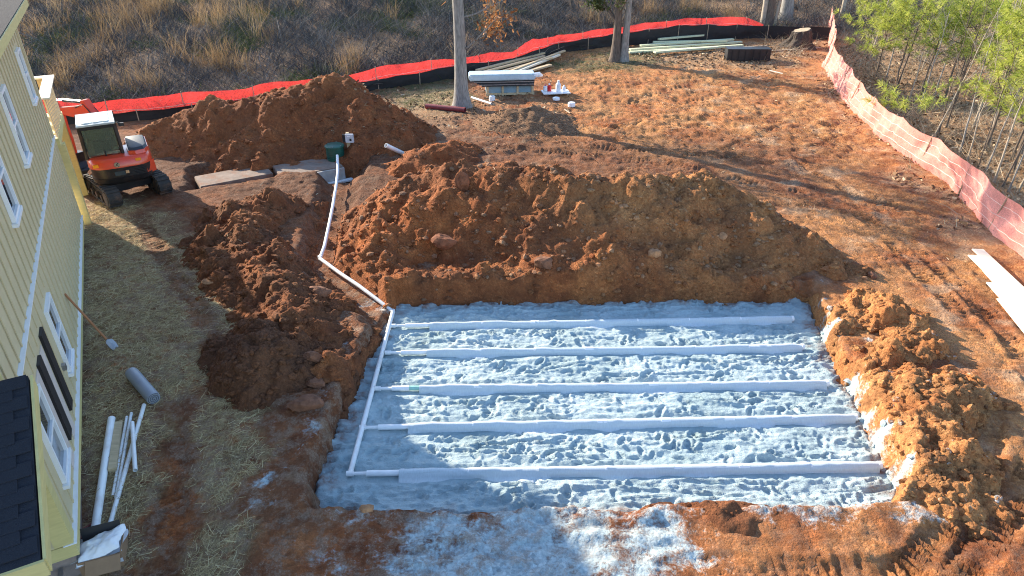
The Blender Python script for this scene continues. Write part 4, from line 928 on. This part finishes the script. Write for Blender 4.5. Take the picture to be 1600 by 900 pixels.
for a, b, z, w, mt, l in (((745, 120), (850, 92), .3, .16, 'wood', 'rearmost tan'), ((750, 123), (850, 96), .26, .16, 'wood', 'second rearmost tan'), ((765, 124), (862, 97), .2, .16, 'wood', 'middle tan'), ((790, 122), (882, 86), .22, .12, 'wood', 'longest tan'), ((800, 122), (874, 92), .2, .12, 'wood_white', 'palest'), ((815, 118), (860, 105), .1, .2, 'wood', 'shortest front tan')): board(a, b, w*1.1, .09, z+.02, M[mt], l+YB, yg)
# wrapped bundle on a pallet crate
b0 = ong(736, 150); b1 = ong(838, 146); ctr = (b0+b1)/2; ba = math.atan2((b1-b0).y, (b1-b0).x); LB = (b1-b0).length
bu = empty('wrapped_bundle', (ctr.x, ctr.y+.3, ctr.z), ba); tag(bu, 'long bundle wrapped in pale blue plastic lying on a timber crate', 'bundle')
m_blue = simple('pale_blue_plastic_wrap', (.42, .53, .6), .3, .15, 2, bump=.3); m_blue2 = simple('blue_grey_sheet', (.2, .3, .36), .4, .15, 3)
MB().box((-.1, 0, .8), (LB*1.0, .85, .28)).build('wrapped_top', m_blue, bu, bevel=.05)
for k in range(5): MB().box((-.05+.05*k, -.06*k+.05, .64-k*.045), (LB*.95-.12*k, .8, .035)).build('dark_sheet', M['steel'] if k % 2 else M['black'], bu)
MB().tube([(LB/2-.3, -.3, .84), (LB/2+.1, -.25, .86), (LB/2+.25, -.1, .78)], [.1, .12, .05], 8).build('loose_wrap', M['white'], bu)
pc = empty('timber_crate', (ctr.x+.15, ctr.y+.3, ctr.z), ba); tag(pc, 'low timber crate with blue panels under the wrapped bundle', 'crate')
MB().box((.1, 0, .27), (LB*.72, .8, .34)).build('panel', m_blue2, pc)
for k in range(4): MB().box((.1-LB*.34+k*LB*.227, -.43, .23), (.09, .06, .46)).build('post', M['wood'], pc)
MB().box((.1, -.42, .07), (LB*.74, .05, .1)).build('rail', M['wood'], pc)
rp_ = lying_pipe('red_pipe', (666, 170), (727, 176), .11, 'dull dark red pipe lying at the foot of the grey tree', 'pipe', M['red_pipe'])
lying_pipe('white_pipe', (737, 154), (768, 164), .05, 'short white pipe on the ground between grey tree and mulch mound', 'pipe', M['pvc'])
def bucketlid(px, py, r, h, label, name='white_tub'):
    p = on(px, py); o = empty(name, (p.x, p.y, p.z)); tag(o, label, 'tub'); MB().tube([(0, 0, 0), (0, 0, h*.8), (0, 0, h)], [r, r, r*.94], 20).build('rim', M['white'], o, True); MB().tube([(0, 0, h), (0, 0, h+.01)], r*.8, 20).build('top', M['trimw'], o, True); return o
bucketlid(769, 158, .14, .22, 'round white tub standing beside the short white pipe', 'white_tub'); bucketlid(869, 156, .16, .1, 'pale round tub lying just below the bottle board'); bucketlid(893, 166, .16, .16, 'pale round tub on the bare soil right of the mulch mound')
tb_ = on(868, 147); tr = empty('bottle_board', (tb_.x, tb_.y, tb_.z), .15); tag(tr, 'small white board with bottles standing on it, right of the bundle', 'board')
MB().box((0, 0, .1), (1.25, .7, .04)).build('top', M['white'], tr, bevel=.006)
for sx_ in (-.5, .5): MB().box((sx_, 0, .04), (.1, .66, .08)).build('block', M['wood_old'], tr)
def bottle(x, y, r, h, mat, label, capm='white'):
    q = tr.matrix_basis @ Vector((x, y, .121)); o = empty('bottle', tuple(q)); tag(o, label, 'bottle'); MB().tube([(0, 0, 0), (0, 0, h*.65), (0, 0, h*.8), (0, 0, h*.82)], [r, r, r*.45, r*.4], 14).build('body', M[mat], o, True); MB().tube([(0, 0, h*.82), (0, 0, h)], r*.42, 12).build('cap', M[capm], o, True)
bottle(-.28, .12, .1, .34, 'redplastic', 'red bottle standing on the small white board'); bottle(-.45, .15, .1, .3, 'white', 'white bottle left of the red one on the small white board', 'redplastic'); bottle(.12, 0, .12, .5, 'white', 'tallest white bottle on the small white board'); bottle(.4, .05, .08, .26, 'white', 'small white bottle at the right end of the white board')
lying_pipe('thin_stick', (882, 172), (891, 178), .03, 'thin grey stick poking out of the soil beside the mulch mound', 'stick', M['wood_old'])
for k, px in enumerate((1150, 1183)):
    p = ong(px, 93); o = empty('black_crate', (p.x, p.y, p.z), -.05); tag(o, ['left one of two black plastic crates before the lumber', 'right one of two black plastic crates before the lumber'][k], 'crate', 'black crates before the lumber')
    w = 1.18
    for c, dd, nm_ in (((0, -.35, .3), (w, .04, .6), 'side'), ((0, .35, .3), (w, .04, .6), 'side'), ((-w/2+.02, 0, .3), (.04, .66, .6), 'side'), ((w/2-.02, 0, .3), (.04, .66, .6), 'side'), ((0, 0, .6), (w+.04, .76, .05), 'lid')): MB().box(c, dd).build(nm_, M['black'], o, bevel=.008)
    for k2 in (-.36, 0, .36): MB().box((k2, -.38, .3), (.06, .03, .56)).build('rib', M['blackcloth'], o)
# stump
p = ong(1248, 74); st = empty('tree_stump', (p.x, p.y, p.z-.05)); tag(st, 'broad sawn tree stump by the black silt fence', 'stump')
bark = simple('dark_stump_bark', (.055, .042, .033), .95, .6, 7, bump=1.0)
vs = []; n = 26; lv = [(0, 1.05), (.25, .8), (.55, .62), (.95, .52), (1.05, .46)]
for z, r in lv:
    for k in range(n): a = 2*math.pi*k/n; f = 1+.18*math.sin(a*5+z*2)*(1.2-z)+random.uniform(-.13, .13); vs.append((r*f*math.cos(a), r*f*math.sin(a), z+.1*math.cos(a)*(z > .9)))
fs = [(l*n+k, l*n+(k+1) % n, (l+1)*n+(k+1) % n, (l+1)*n+k) for l in range(4) for k in range(n)]
MB().add(vs, fs).build('bark', bark, st); MB().add(vs[-n:], [tuple(range(n))]).build('cut_face', simple('pale_cut_wood', (.35, .27, .18), .9, .2, 5), st)
# named rocks
rk = simple('red_brown_rock', (.21, .075, .035), .9, .45, 7, bump=.9); rk2 = simple('brown_clay_boulder', (.17, .075, .042), .95, .4, 7, bump=.9); rk3 = simple('tan_rock', (.33, .17, .085), .9, .4, 7, bump=.8)
def rock(px, py, sx_, sy_, sz_, mat, label, seed, rz=0):
    import bmesh
    p = on(px, py); b = bmesh.new(); bmesh.ops.create_icosphere(b, subdivisions=3, radius=1); r_ = np.random.default_rng(seed); pl = r_.normal(size=(9, 3)); pl /= np.linalg.norm(pl, axis=1)[:, None]; dd = r_.uniform(.55, .85, 9)
    for v in b.verts:
        co = np.array(v.co)
        for k in range(9):
            s_ = co @ pl[k]
            if s_ > dd[k]: co = co-pl[k]*(s_-dd[k])
        co *= 1+.04*r_.normal(); v.co = (co[0]*sx_, co[1]*sy_, co[2]*sz_)
    me = bpy.data.meshes.new('rock'); b.to_mesh(me); b.free(); o = link('rock', me, mat); o.location = (p.x, p.y, p.z+sz_*.25); o.rotation_euler = (0, 0, rz); tag(o, label, 'rock', None)
rock(693, 380, .4, .28, .22, rk, 'broad flat red rock low on the face of the main heap', 1); rock(722, 290, .2, .16, .34, rk, 'upright wedge shaped red rock high on the main heap', 2); rock(850, 415, .26, .2, .2, rk2, 'brown boulder near the foot of the main heap', 3); rock(1022, 398, .17, .14, .13, rk3, 'tan rounded rock on the right half of the main heap', 4)
rock(1128, 372, .13, .1, .12, rk3, 'small pale tan rock on the sunny flank of the main heap', 5); rock(497, 458, .3, .22, .16, rk2, 'flat brown slab of clay beside the bend in the supply pipe', 6); rock(478, 636, .34, .24, .17, rk2, 'big flat clay boulder on the left rim of the sand bed', 7); rock(492, 600, .22, .16, .1, rk2, 'smaller clay slab on the left rim just above the big boulder', 8)
rock(326, 441, .16, .1, .07, rk3, 'small tan rock lying on the sunlit straw', 9); rock(488, 560, .2, .14, .12, rk2, 'clay block at the top left corner of the excavation', 10); rock(1362, 433, .14, .12, .12, rk2, 'brown rock in the shade above the lumpy right heap', 11); rock(1350, 436, .08, .07, .07, rk3, 'small pale stone beside the brown rock above the right heap', 12); rock(575, 795, .12, .09, .06, rk3, 'small pinkish stone on the near rim of the sand bed', 13)

# ------------------------------------------------------------------ fences
def mesh_cloth(name, c, tr, see, pat=34):
    m = NT(name); co = m.co('UV') if False else m.co('World'); n = m.noise(co, 1.3, 4, .6); f = m.noise(co, 30, 2, .6)
    col = m.ramp(n, [(.3, tuple(k*.8 for k in c)), (.7, tuple(min(1, k*1.15) for k in c))]); m.color(col); m.rough(.55)
    t = m.n.new('ShaderNodeBsdfTranslucent'); m.L(col, t.inputs[0]); x = m.n.new('ShaderNodeMixShader'); x.inputs[0].default_value = tr; m.L(m.b.outputs[0], x.inputs[1]); m.L(t.outputs[0], x.inputs[2])
    q = m.n.new('ShaderNodeBsdfTransparent'); y = m.n.new('ShaderNodeMixShader'); m.L(m.rng(f, .35, .65, max(0, see-.25), see+.2), y.inputs[0]); m.L(x.outputs[0], y.inputs[1]); m.L(q.outputs[0], y.inputs[2]); m.L(y.outputs[0], m.out.inputs[0])
    return m.m
M['omesh'] = mesh_cloth('orange_fence_mesh', (.74, .06, .055), .4, .3)
M['pmesh'] = mesh_cloth('sunlight_tinted_mesh', (.92, .36, .3), .25, .1)  # orange mesh made paler and pinker: bright sunlight put into its colour
M['tie'] = simple('pale_pink_line', (.85, .6, .52), .6, .05)
def fence(name, base, topz, label, mat, cat, stake_every, seed, lean=None, zlow=None, ties=(), stake_mat=None, wob=.06, panel='mesh_panel', cell=None):
    """base: list of Vector on the ground, topz: heights, lean: horizontal offset of the top edge"""
    n = len(base); seg = [0]
    for i in range(1, n): seg.append(seg[-1]+(base[i]-base[i-1]).to_2d().length)
    L = seg[-1]; NS = int(L/.16)+2; t = np.linspace(0, L, NS)
    bxx = np.interp(t, seg, [b.x for b in base]); byy = np.interp(t, seg, [b.y for b in base]); bz = np.interp(t, seg, [b.z for b in base]); hz = np.interp(t, seg, topz)
    lx = np.interp(t, seg, [v.x for v in lean]) if lean else t*0; ly = np.interp(t, seg, [v.y for v in lean]) if lean else t*0
    zl = np.interp(t, seg, zlow) if zlow is not None else bz-.03
    NR = 9; r = np.linspace(0, 1, NR)[None, :]
    nx, ny = np.gradient(byy), -np.gradient(bxx); q = np.hypot(nx, ny)+1e-9; nx /= q; ny /= q
    T = t[:, None]; w = wob*(fbm(T+0*r, r*1.3+0*T, .7, 3, seed)+.35*pn(T*3.2+0*r, r*2.0+0*T, seed+5))*(.4+.6*np.sin(np.pi*r))
    sag = -.1*(np.abs(np.sin(np.pi*T/stake_every)))*r*(hz-zl)[:, None]*.8
    X = bxx[:, None]+lx[:, None]*r+nx[:, None]*w; Y = byy[:, None]+ly[:, None]*r+ny[:, None]*w; Z = zl[:, None]+(hz-zl)[:, None]*r+sag+.03*fbm(T, 0*T, .9, 2, seed+9)*r
    root = empty(name, (float(bxx[NS//2]), float(byy[NS//2]), float(bz[NS//2]))); tag(root, label, cat); o3 = np.array(root.location)
    V = np.stack([X, Y, Z], -1)-o3
    per = max(2, int(stake_every/.16)); i = 0
    while i < NS-1:
        j = min(NS-1, i+per); j = NS-1 if NS-1-j < 3 else j
        me = npmesh(panel, V[i:j+1].reshape(-1, 3), gridfaces(NR, j-i+1), True); link(panel, me, mat, root)
        for k in ties:
            rr = int(k*(NR-1)); link('tie_line', npmesh('tie_line', *strip(V[i:j+1, rr], .015, np.stack([nx[i:j+1], ny[i:j+1], nx[i:j+1]*0], -1))), M['tie'], root)
        p = V[i, 0]; tp = V[i, -1]
        MB().tube([Vector((p[0], p[1], min(p[2], float(bz[i])-o3[2]))), Vector(tp)+Vector((0, 0, .06))], .022, 6).build('stake', stake_mat or M['wood_old'], root)
        i = j
    return root
def strip(C, h, nrm):
    a = C+nrm*.02; V = np.concatenate([a+[0, 0, -h/2], a+[0, 0, h/2], C-nrm*.02+[0, 0, -h/2], C-nrm*.02+[0, 0, h/2]]); n = len(C); k = np.arange(n-1)
    return V, np.concatenate([np.stack([k, k+1, n+k+1, n+k], -1), np.stack([2*n+k, 2*n+k+1, 3*n+k+1, 3*n+k], -1)])
fb = [ong(a, d) for a, b, c, d in FENCE_PX]
fence('silt_fence', fb, [height_for(p, c)+.1 for p, (a, b, c, d) in zip(fb, FENCE_PX)], 'low black silt fence running below the orange mesh at the back', M['blackcloth'], 'fence', 2.2, 811, wob=.05, panel='cloth_panel')
ob = []; oz = []; ol = []
for p, (a, b, c, d) in zip(fb, FENCE_PX):
    if a > 1200: break
    q = Vector((p.x, p.y+.45, 0)); q.z = float(GROUND(q.x, q.y)); ob.append(q); oz.append(height_for(q, b)); ol.append(height_for(q, c)-.25)
fence('orange_fence', ob, oz, 'long bright orange mesh fence across the back, above the black cloth', M['omesh'], 'fence', 3.0, 821, zlow=ol, ties=(.5,), wob=.2)
RB = [(1294, 40, 1299, 28), (1296, 62, 1309, 44), (1294, 89, 1314, 62), (1285, 103, 1310, 76), (1308, 145, 1338, 110), (1334, 177, 1362, 152), (1367, 210, 1392, 187), (1413, 243, 1436, 212), (1479, 285, 1497, 238), (1507, 317, 1535, 271), (1553, 369, 1585, 314), (1600, 404, 1640, 355), (1660, 450, 1710, 398)]
rb = [ong(a, b) for a, b, c, d in RB]; rz_ = []; rl2 = []
for p, (a, b, c, d) in zip(rb, RB):
    z = p.z+1.3; q = P(c, d, z); dd = Vector((q.x-p.x, q.y-p.y, 0))
    if dd.length > .9: dd = dd.normalized()*.9
    rz_.append(z); rl2.append(dd)
fence('orange_fence', rb, rz_, 'orange mesh fence with bright sunlight put into its pinkish colour, sagging along the right woods', M['pmesh'], 'fence', 2.6, 831, lean=rl2, ties=(.25, .5, .75), wob=.14)

# ------------------------------------------------------------------ plants
M['bark_grey'] = simple('grey_bark', (.235, .22, .2), .95, .5, 5, bump=1.0, stretch=(4, 4, .7))
M['bark_brown'] = simple('brown_bark', (.12, .092, .072), .95, .6, 5, bump=1.0, stretch=(5, 5, .6))
M['bark_pale'] = simple('pale_sapling_bark', (.33, .28, .22), .95, .3, 4)
M['oakleaf'] = strands('brown_oak_leaves', [(0, (.16, .06, .025)), (.5, (.36, .15, .05)), (1, (.5, .27, .12))], .7, .35)
M['needle'] = strands('bright_pine_needles', [(0, (.2, .26, .04)), (.5, (.4, .45, .08)), (1, (.62, .62, .16))], .6, .4)
M['cedar'] = strands('dark_evergreen_leaves', [(0, (.03, .05, .02)), (.6, (.07, .09, .03)), (1, (.15, .16, .06))], .7, .2)
M['twig'] = strands('grey_brush_twigs', [(0, (.024, .026, .031)), (.45, (.07, .071, .076)), (.8, (.17, .163, .152)), (1, (.38, .35, .31))], .9)
M['paletwig'] = strands('pale_tan_twigs', [(0, (.13, .10, .07)), (.5, (.32, .25, .17)), (1, (.55, .46, .33))], .85)
M['gold'] = strands('golden_dead_grass', [(0, (.16, .10, .055)), (.5, (.34, .22, .11)), (1, (.52, .38, .21))], .8, .25)
M['greenw'] = strands('low_green_undergrowth', [(0, (.03, .05, .015)), (.6, (.08, .11, .03)), (1, (.16, .18, .06))], .8, .2)
M['straw'] = strands('dry_straw', [(0, (.3, .22, .11)), (.5, (.5, .39, .2)), (1, (.66, .54, .32))], .75)
M['litter'] = strands('fallen_leaves', [(0, (.08, .045, .025)), (.5, (.22, .13, .07)), (.85, (.38, .26, .15)), (1, (.55, .44, .3))], .85)
def limbs(root, h, r0, rg, levels=3, lean=(0, 0), first=.35, spread=.9, nb=(9, 5, 4), wig=.04, top_r=.25, brr=.5):
    """bare branching skeleton: returns trunk path and list of (path, radii)"""
    out = []; pts = []; rs = []
    for k in range(13):
        t = (0, .012, .03, .06, .1, .2, .3, .42, .54, .66, .78, .9, 1)[k]; pts.append(Vector((lean[0]*t*h+rg.normal(0, wig)*t*h*.2, lean[1]*t*h+rg.normal(0, wig)*t*h*.2, t*h))); rs.append(r0*((1-t)*(1-top_r)+top_r)*(1+.8*math.exp(-t*26)))
    TS = (0, .012, .03, .06, .1, .2, .3, .42, .54, .66, .78, .9, 1)
    def at(pl, t):
        if pl is pts: t = float(np.interp(t, TS, np.linspace(0, 1, 13)))
        i = min(int(t*(len(pl)-1)), len(pl)-2); f = t*(len(pl)-1)-i; return pl[i].lerp(pl[i+1], f), (pl[i+1]-pl[i]).normalized()
    tips = []
    def grow(pl, rl, lev):
        if lev > levels: return
        for b in range(nb[lev-1]):
            t = first+(1-first)*rg.random() if lev == 1 else .3+.7*rg.random(); p, d = at(pl, min(t, .99)); L = (h*.32 if lev == 1 else (pl[-1]-pl[0]).length*.5)*rg.uniform(.5, 1.1)*(1.15-t*.6)
            a = rg.uniform(0, 6.28); o = d.orthogonal(); o.rotate(Matrix.Rotation(a, 3, d)); dd = (d*(1-spread*.45)+o*spread+Vector((0, 0, .25))).normalized()
            q = [p]; 
            for k in range(5): dd = (dd+Vector(rg.normal(0, .13, 3))+Vector((0, 0, .04))).normalized(); q.append(q[-1]+dd*L/5)
            r = max(.006, float(np.interp(t, np.linspace(0, 1, len(rl)), rl))*(brr if lev == 1 else .5)); rr = [r*(1-.8*k/5) for k in range(6)]
            out.append((q, rr, lev)); tips.append((q[-1], dd, q)); grow(q, rr, lev+1)
    grow(pts, rs, 1); return pts, rs, out, tips
def leaf_quads(c, size, rg, name, mat, parent, flat=.0):
    n = len(c); d = rg.normal(size=(n, 3)); d[:, 2] *= (1-flat); d /= np.linalg.norm(d, axis=1)[:, None]; L = size*rg.uniform(.6, 1.3, n)
    V, F = ribbons(c, d, L, L*.55, rg.normal(0, .2, (n, 3))*L[:, None], rg, 2, .3); me = npmesh(name, V, F); attr(me, 'rnd', np.repeat(rg.random(n), 6)); o = link(name, me, mat, parent); return o
def tree(px, py, h, r0, label, bark, seed, leaves=None, world=None, group=None, cat='tree', name='bare_tree', **kw):
    rg = np.random.default_rng(seed); p = ong(px, py) if world is None else Vector((*world, float(GROUND(*world))))
    root = empty(name, (p.x, p.y, p.z-.05)); tag(root, label, cat, group); pts, rs, br, tips = limbs(root, h, r0, rg, **kw)
    MB().tube(pts, rs, 14).build('trunk', M[bark], root, True)
    mb = MB()
    for q, rr, lev in br: mb.tube(q, rr, 6 if lev == 1 else 4, cap=False)
    crown = mb.build('crown', M[bark], root, True)
    if leaves:
        mat, size, per, zmin, zmax = leaves; cs = []
        for tp, d, q in tips:
            for k in range(per):
                c = np.array(q[rg.integers(2, 6)])+rg.normal(0, .16, 3)
                if zmin < c[2] < zmax: cs.append(c)
        if cs: leaf_quads(np.array(cs), size, rg, 'leaves', M[mat], crown)
    return root
tree(722, 166, 13, .27, 'grey trunked tree with brown leaf sprays above the dark red pipe', 'bark_grey', 3, ('oakleaf', .17, 6, 0, 13), first=.13, nb=(36, 6, 4), spread=1.0, top_r=.5, brr=.13)
tree(961, 96, 12, .23, 'dark rough barked tree with a forked base at the end of the lumber stack', 'bark_brown', 5, ('cedar', .2, 14, 2.6, 13), first=.16, nb=(18, 5, 4), lean=(.0, .0), brr=.2)
tree(974, 95, 11, .2, 'lighter second stem grown against the dark rough barked tree', 'bark_grey', 6, None, first=.25, nb=(12, 4, 3), lean=(.02, .0), brr=.2)
for k, (px, py, h, r, l, b) in enumerate(((1192, 44, 12, .2, 'pale slim trunk behind the right end of the orange mesh', 'bark_pale'), (1199, 45, 12, .26, 'dark trunk close beside the pale slim trunk at the back', 'bark_brown'), (1208, 46, 9, .1, 'thin pale leaning sapling right of the paired trunks at the back', 'bark_pale'), (1226, 38, 13, .42, 'thick grey trunk at the top right behind the silt fence', 'bark_grey'), (1312, 36, 10, .14, 'slim trunk just behind the corner of the two fences', 'bark_pale'), (1345, 40, 11, .12, 'slim leaning trunk at the top right behind the pines', 'bark_brown'), (900, 34, 6, .16, 'dark leaning snag in the brush behind the orange mesh', 'bark_brown'))):
    tree(px, py, h, r, l, b, 20+k, None, nb=(8, 4, 3), first=.3, lean=((-.25, .2) if k == 6 else (.05*(k % 3-1), 0)))
# bare saplings in the right woods
rg = np.random.default_rng(77); sap = 'thin bare sapling in the leaf litter behind the right orange fence'
SPX = [(1457, 218), (1464, 220), (1500, 238), (1512, 250), (1528, 262), (1540, 268), (1553, 285), (1566, 292), (1575, 300), (1590, 300), (1478, 200), (1435, 175), (1420, 160), (1400, 140), (1385, 120), (1545, 230), (1580, 250), (1595, 240), (1520, 200), (1490, 170), (1460, 150), (1360, 90), (1340, 80), (1560, 180), (1440, 110), (1500, 120), (1590, 150), (1400, 80), (1540, 110), (1612, 330), (1630, 300), (1650, 350)]
for k, (px, py) in enumerate(SPX):
    tree(px, py, rg.uniform(3.5, 7), rg.uniform(.018, .04), sap, ['bark_pale', 'bark_brown', 'bark_grey'][k % 3], 200+k, None, group='bare saplings in the right woods', nb=(7, 3, 1), levels=2, first=.3, lean=(rg.normal(0, .05), rg.normal(0, .05)), name='sapling', spread=.6)
# pines with long bright needles
def pine(px, py, h, z0, label, seed, wtuft=110):
    rg = np.random.default_rng(seed); p = ong(px, py); root = empty('pine_sapling', (p.x, p.y, p.z-.03)); tag(root, label, 'pine', 'young pines behind the right fence')
    MB().tube([Vector((rg.normal(0, .03), rg.normal(0, .03), h*t)) for t in np.linspace(0, 1, 7)], [.05*(1-.8*t) for t in np.linspace(0, 1, 7)], 8).build('trunk', M['bark_brown'], root, True)
    br = MB(); tc = []; z = z0
    while z < h:
        for k in range(5):
            a = rg.uniform(0, 6.28); L = rg.uniform(.7, 1.3)*(1.3-.8*(z-z0)/(h-z0+.1))*1.25; d = Vector((math.cos(a), math.sin(a), rg.uniform(.15, .55))).normalized()
            q = [Vector((0, 0, z))+d*L*t+Vector((0, 0, .25*L*t*t)) for t in (0, .35, .7, 1)]; br.tube(q, [.018, .014, .01, .006], 4, cap=False)
            for t in (.45, .6, .75, .9, 1.0): tc.append((q[0].lerp(q[-1], t)+Vector(rg.normal(0, .06, 3)), d))
        z += rg.uniform(.28, .42)
    cr = br.build('crown', M['bark_brown'], root)
    n = 26; c = np.repeat(np.array([tuple(a) for a, b in tc]), n, 0); dr = np.repeat(np.array([tuple(b) for a, b in tc]), n, 0)+rg.normal(0, .75, (len(tc)*n, 3)); dr /= np.linalg.norm(dr, axis=1)[:, None]
    L = rg.uniform(.18, .32, len(c)); V, F = ribbons(c, dr, L, np.full(len(c), .014), rg.normal(0, .02, (len(c), 3))-np.array([0, 0, .03]), rg, 2, .5)
    me = npmesh('needles', V, F); attr(me, 'rnd', np.repeat(np.clip(np.repeat(rg.random(len(tc)), n)*.6+rg.random(len(c))*.4, 0, 1), 6)); link('needles', me, M['needle'], cr)
for k, (px, py, h, z0, l) in enumerate(((1368, 120, 3.2, 1.0, 'low bright pine by the bend of the right fence'), (1400, 130, 3.6, 2.0, 'bright pine second from the fence corner'), (1440, 150, 3.8, 1.4, 'bright pine in the middle of the right woods, behind thin saplings'), (1475, 160, 4.2, 1.8, 'yellow green pine behind the middle saplings'), (1540, 235, 4.6, 1.6, 'large bright pine near the right picture edge'), (1580, 265, 5.0, 1.5, 'dense bright pine leaning into the right picture edge'), (1600, 225, 5.2, 2.0, 'tall green pine at the far right edge'), (1560, 150, 5.2, 2.2, 'pine deep in the woods at the top right corner'), (1345, 75, 3.0, 1.2, 'small pale pine just right of the fence corner'), (1405, 205, 1.1, .5, 'tiny green pine close behind the right fence'), (1500, 130, 4.6, 2.4, 'thin pine deep in the woods left of the corner pine'), (1622, 300, 5.5, 2.4, 'nearest pine overhanging the right picture edge'))): pine(px, py, h, z0, l, 300+k)
# brush on the bank
def scatter(n, x0, x1, y0, y1, rg, keep):
    x = rg.uniform(x0, x1, n); y = rg.uniform(y0, y1, n); k = keep(x, y); return x[k], y[k]
def tufts(name, x, y, per, hgt, wid, spread, bend, mat, label, rg, zoff=0, rad=.3, seg=2, kind='stuff', cat='brush'):
    n = len(x); X = np.repeat(x, per)+rg.normal(0, rad, n*per); Y = np.repeat(y, per)+rg.normal(0, rad, n*per); Z = GROUND(X, Y)-.03+zoff
    d = np.stack([rg.normal(0, spread, n*per), rg.normal(0, spread, n*per), np.ones(n*per)], 1); d /= np.linalg.norm(d, axis=1)[:, None]
    hs = np.repeat(rg.uniform(.6, 1.25, n), per)*rg.uniform(.5, 1.15, n*per)*hgt
    b = d*[1, 1, 0]*bend*hs[:, None]+rg.normal(0, .12, (n*per, 3))*hs[:, None]*[1, 1, .3]+np.array([0, 0, -1])*(hs*bend*.25)[:, None]
    V, F = ribbons(np.stack([X, Y, Z], 1), d, hs, wid*rg.uniform(.6, 1.4, n*per), b, rg, seg); me = npmesh(name, V, F)
    attr(me, 'rnd', np.repeat(np.clip(np.repeat(rg.random(n), per)*.55+rg.random(n*per)*.45, 0, 1), 2*(seg+1))); o = link(name, me, M[mat]); tag(o, label, cat, None, kind); return o
rg = np.random.default_rng(88)
inbank = lambda x, y: (y > fence_y(x)+.9) & (np.abs(x) < y*.8+4) & ((x < 17+(y-40)*.3) | ((y > 46) & (x < 34))) & ((x > -13) | (y > 25))
x, y = scatter(7400, -46, 32, 24, 66, rg, lambda x, y: inbank(x, y) & (pn(x*.25, y*.25, 901) > -.55))
tufts('dry_brush', x, y, 26, 1.3, .022, .55, .55, 'twig', 'tangled grey brown brush covering the bank behind the fence', rg, rad=.35)
x, y = scatter(5200, -46, 18, 26, 62, rg, lambda x, y: inbank(x, y) & (y > fence_y(x)+3) & (pn(x*.3, y*.3, 911)+.4*((x < -13) & (y > 33))+.08*(y > 46) > .5) & (rg.random(len(x)) < .5))
tufts('golden_grass', x, y, 34, 1.6, .022, .2, .35, 'gold', 'tall golden dead grass standing in the brush', rg, rad=.22, cat='grass')
x, y = scatter(2600, -30, 18, 27, 52, rg, lambda x, y: inbank(x, y) & (pn(x*.22, y*.22, 921) > .2))
tufts('green_undergrowth', x, y, 30, .75, .03, .8, .4, 'greenw', 'patches of low green undergrowth in the brush', rg, rad=.4, cat='undergrowth')
x, y = scatter(900, -7, 10, 27, 44, rg, lambda x, y: (np.minimum(sdist(x, y, GRASS1), sdist(x, y, GRASS2)) < .5))
tufts('weedy_grass', x, y, 26, .16, .02, .9, .5, 'greenw', 'short weedy grass around the two yard trees', rg, rad=.3, cat='grass')
x, y = scatter(7000, -6, 44, 16, 66, rg, lambda x, y: (sdist(x, y, LEAF1) < -.4) & (x > 11+(y-20)*.18))
tufts('woods_twigs', x, y, 12, .95, .016, .7, .5, 'paletwig', 'dead twigs and low brush on the floor of the right woods', rg, rad=.5)
# straw and fallen leaves
def flatbits(name, x, y, Lr, wr, mat, label, cat, rg, lift=.02, tilt=.25):
    n = len(x); a = rg.uniform(0, 6.28, n); d = np.stack([np.cos(a), np.sin(a), rg.normal(0, tilt, n)], 1); d /= np.linalg.norm(d, axis=1)[:, None]; L = rg.uniform(*Lr, n)
    z = top(x, y)+rg.uniform(.003, lift, n); V, F = ribbons(np.stack([x, y, z], 1)-d*(L/2)[:, None]*[1, 1, 0], d, L, rg.uniform(*wr, n), rg.normal(0, .08, (n, 3))*L[:, None], rg, 2, .6)
    me = npmesh(name, V, F); attr(me, 'rnd', np.repeat(rg.random(n), 6)); tag(link(name, me, M[mat]), label, cat, None, 'stuff')
x, y = scatter(150000, -12.5, -3, 4.5, 20, rg, lambda x, y: cover(x, y)['straw']*(.35+.65*sstep(-.4, .3, pn(x*1.7, y*1.7, 931))) > rg.random(len(x))*.9+.12)
k_ = top(x, y) < GROUND(x, y)+.03; x, y = x[k_], y[k_]
flatbits('straw_mulch', x, y, (.06, .2), (.004, .008), 'straw', 'loose straw mulch strewn along the house', 'straw', rg, .03, .22)
x, y = scatter(130000, -8, 40, 17, 62, rg, lambda x, y: (cover(x, y)['leaf'] > rg.random(len(x))*.9+.1) & (y < fence_y(x)-.2) & (rg.random(len(x)) < .55))
flatbits('leaf_litter', x, y, (.07, .17), (.04, .1), 'litter', 'fallen brown leaves over the right side of the yard and woods', 'leaf litter', rg, .06, .4)
x, y = scatter(24000, -8, 20, 15, 44, rg, lambda x, y: (pn(x*.6, y*.6, 941)+.35*(y > 24)*(x > -1) > .1) & (sdist(x, y, PIT) > .3) & (y < fence_y(x)-.5) & (rg.random(len(x)) < .3+.7*(y > 23)))
flatbits('soil_debris', x, y, (.05, .2), (.008, .03), 'litter', 'small sticks and leaf scraps scattered over the clay', 'debris', rg, .03, .3)
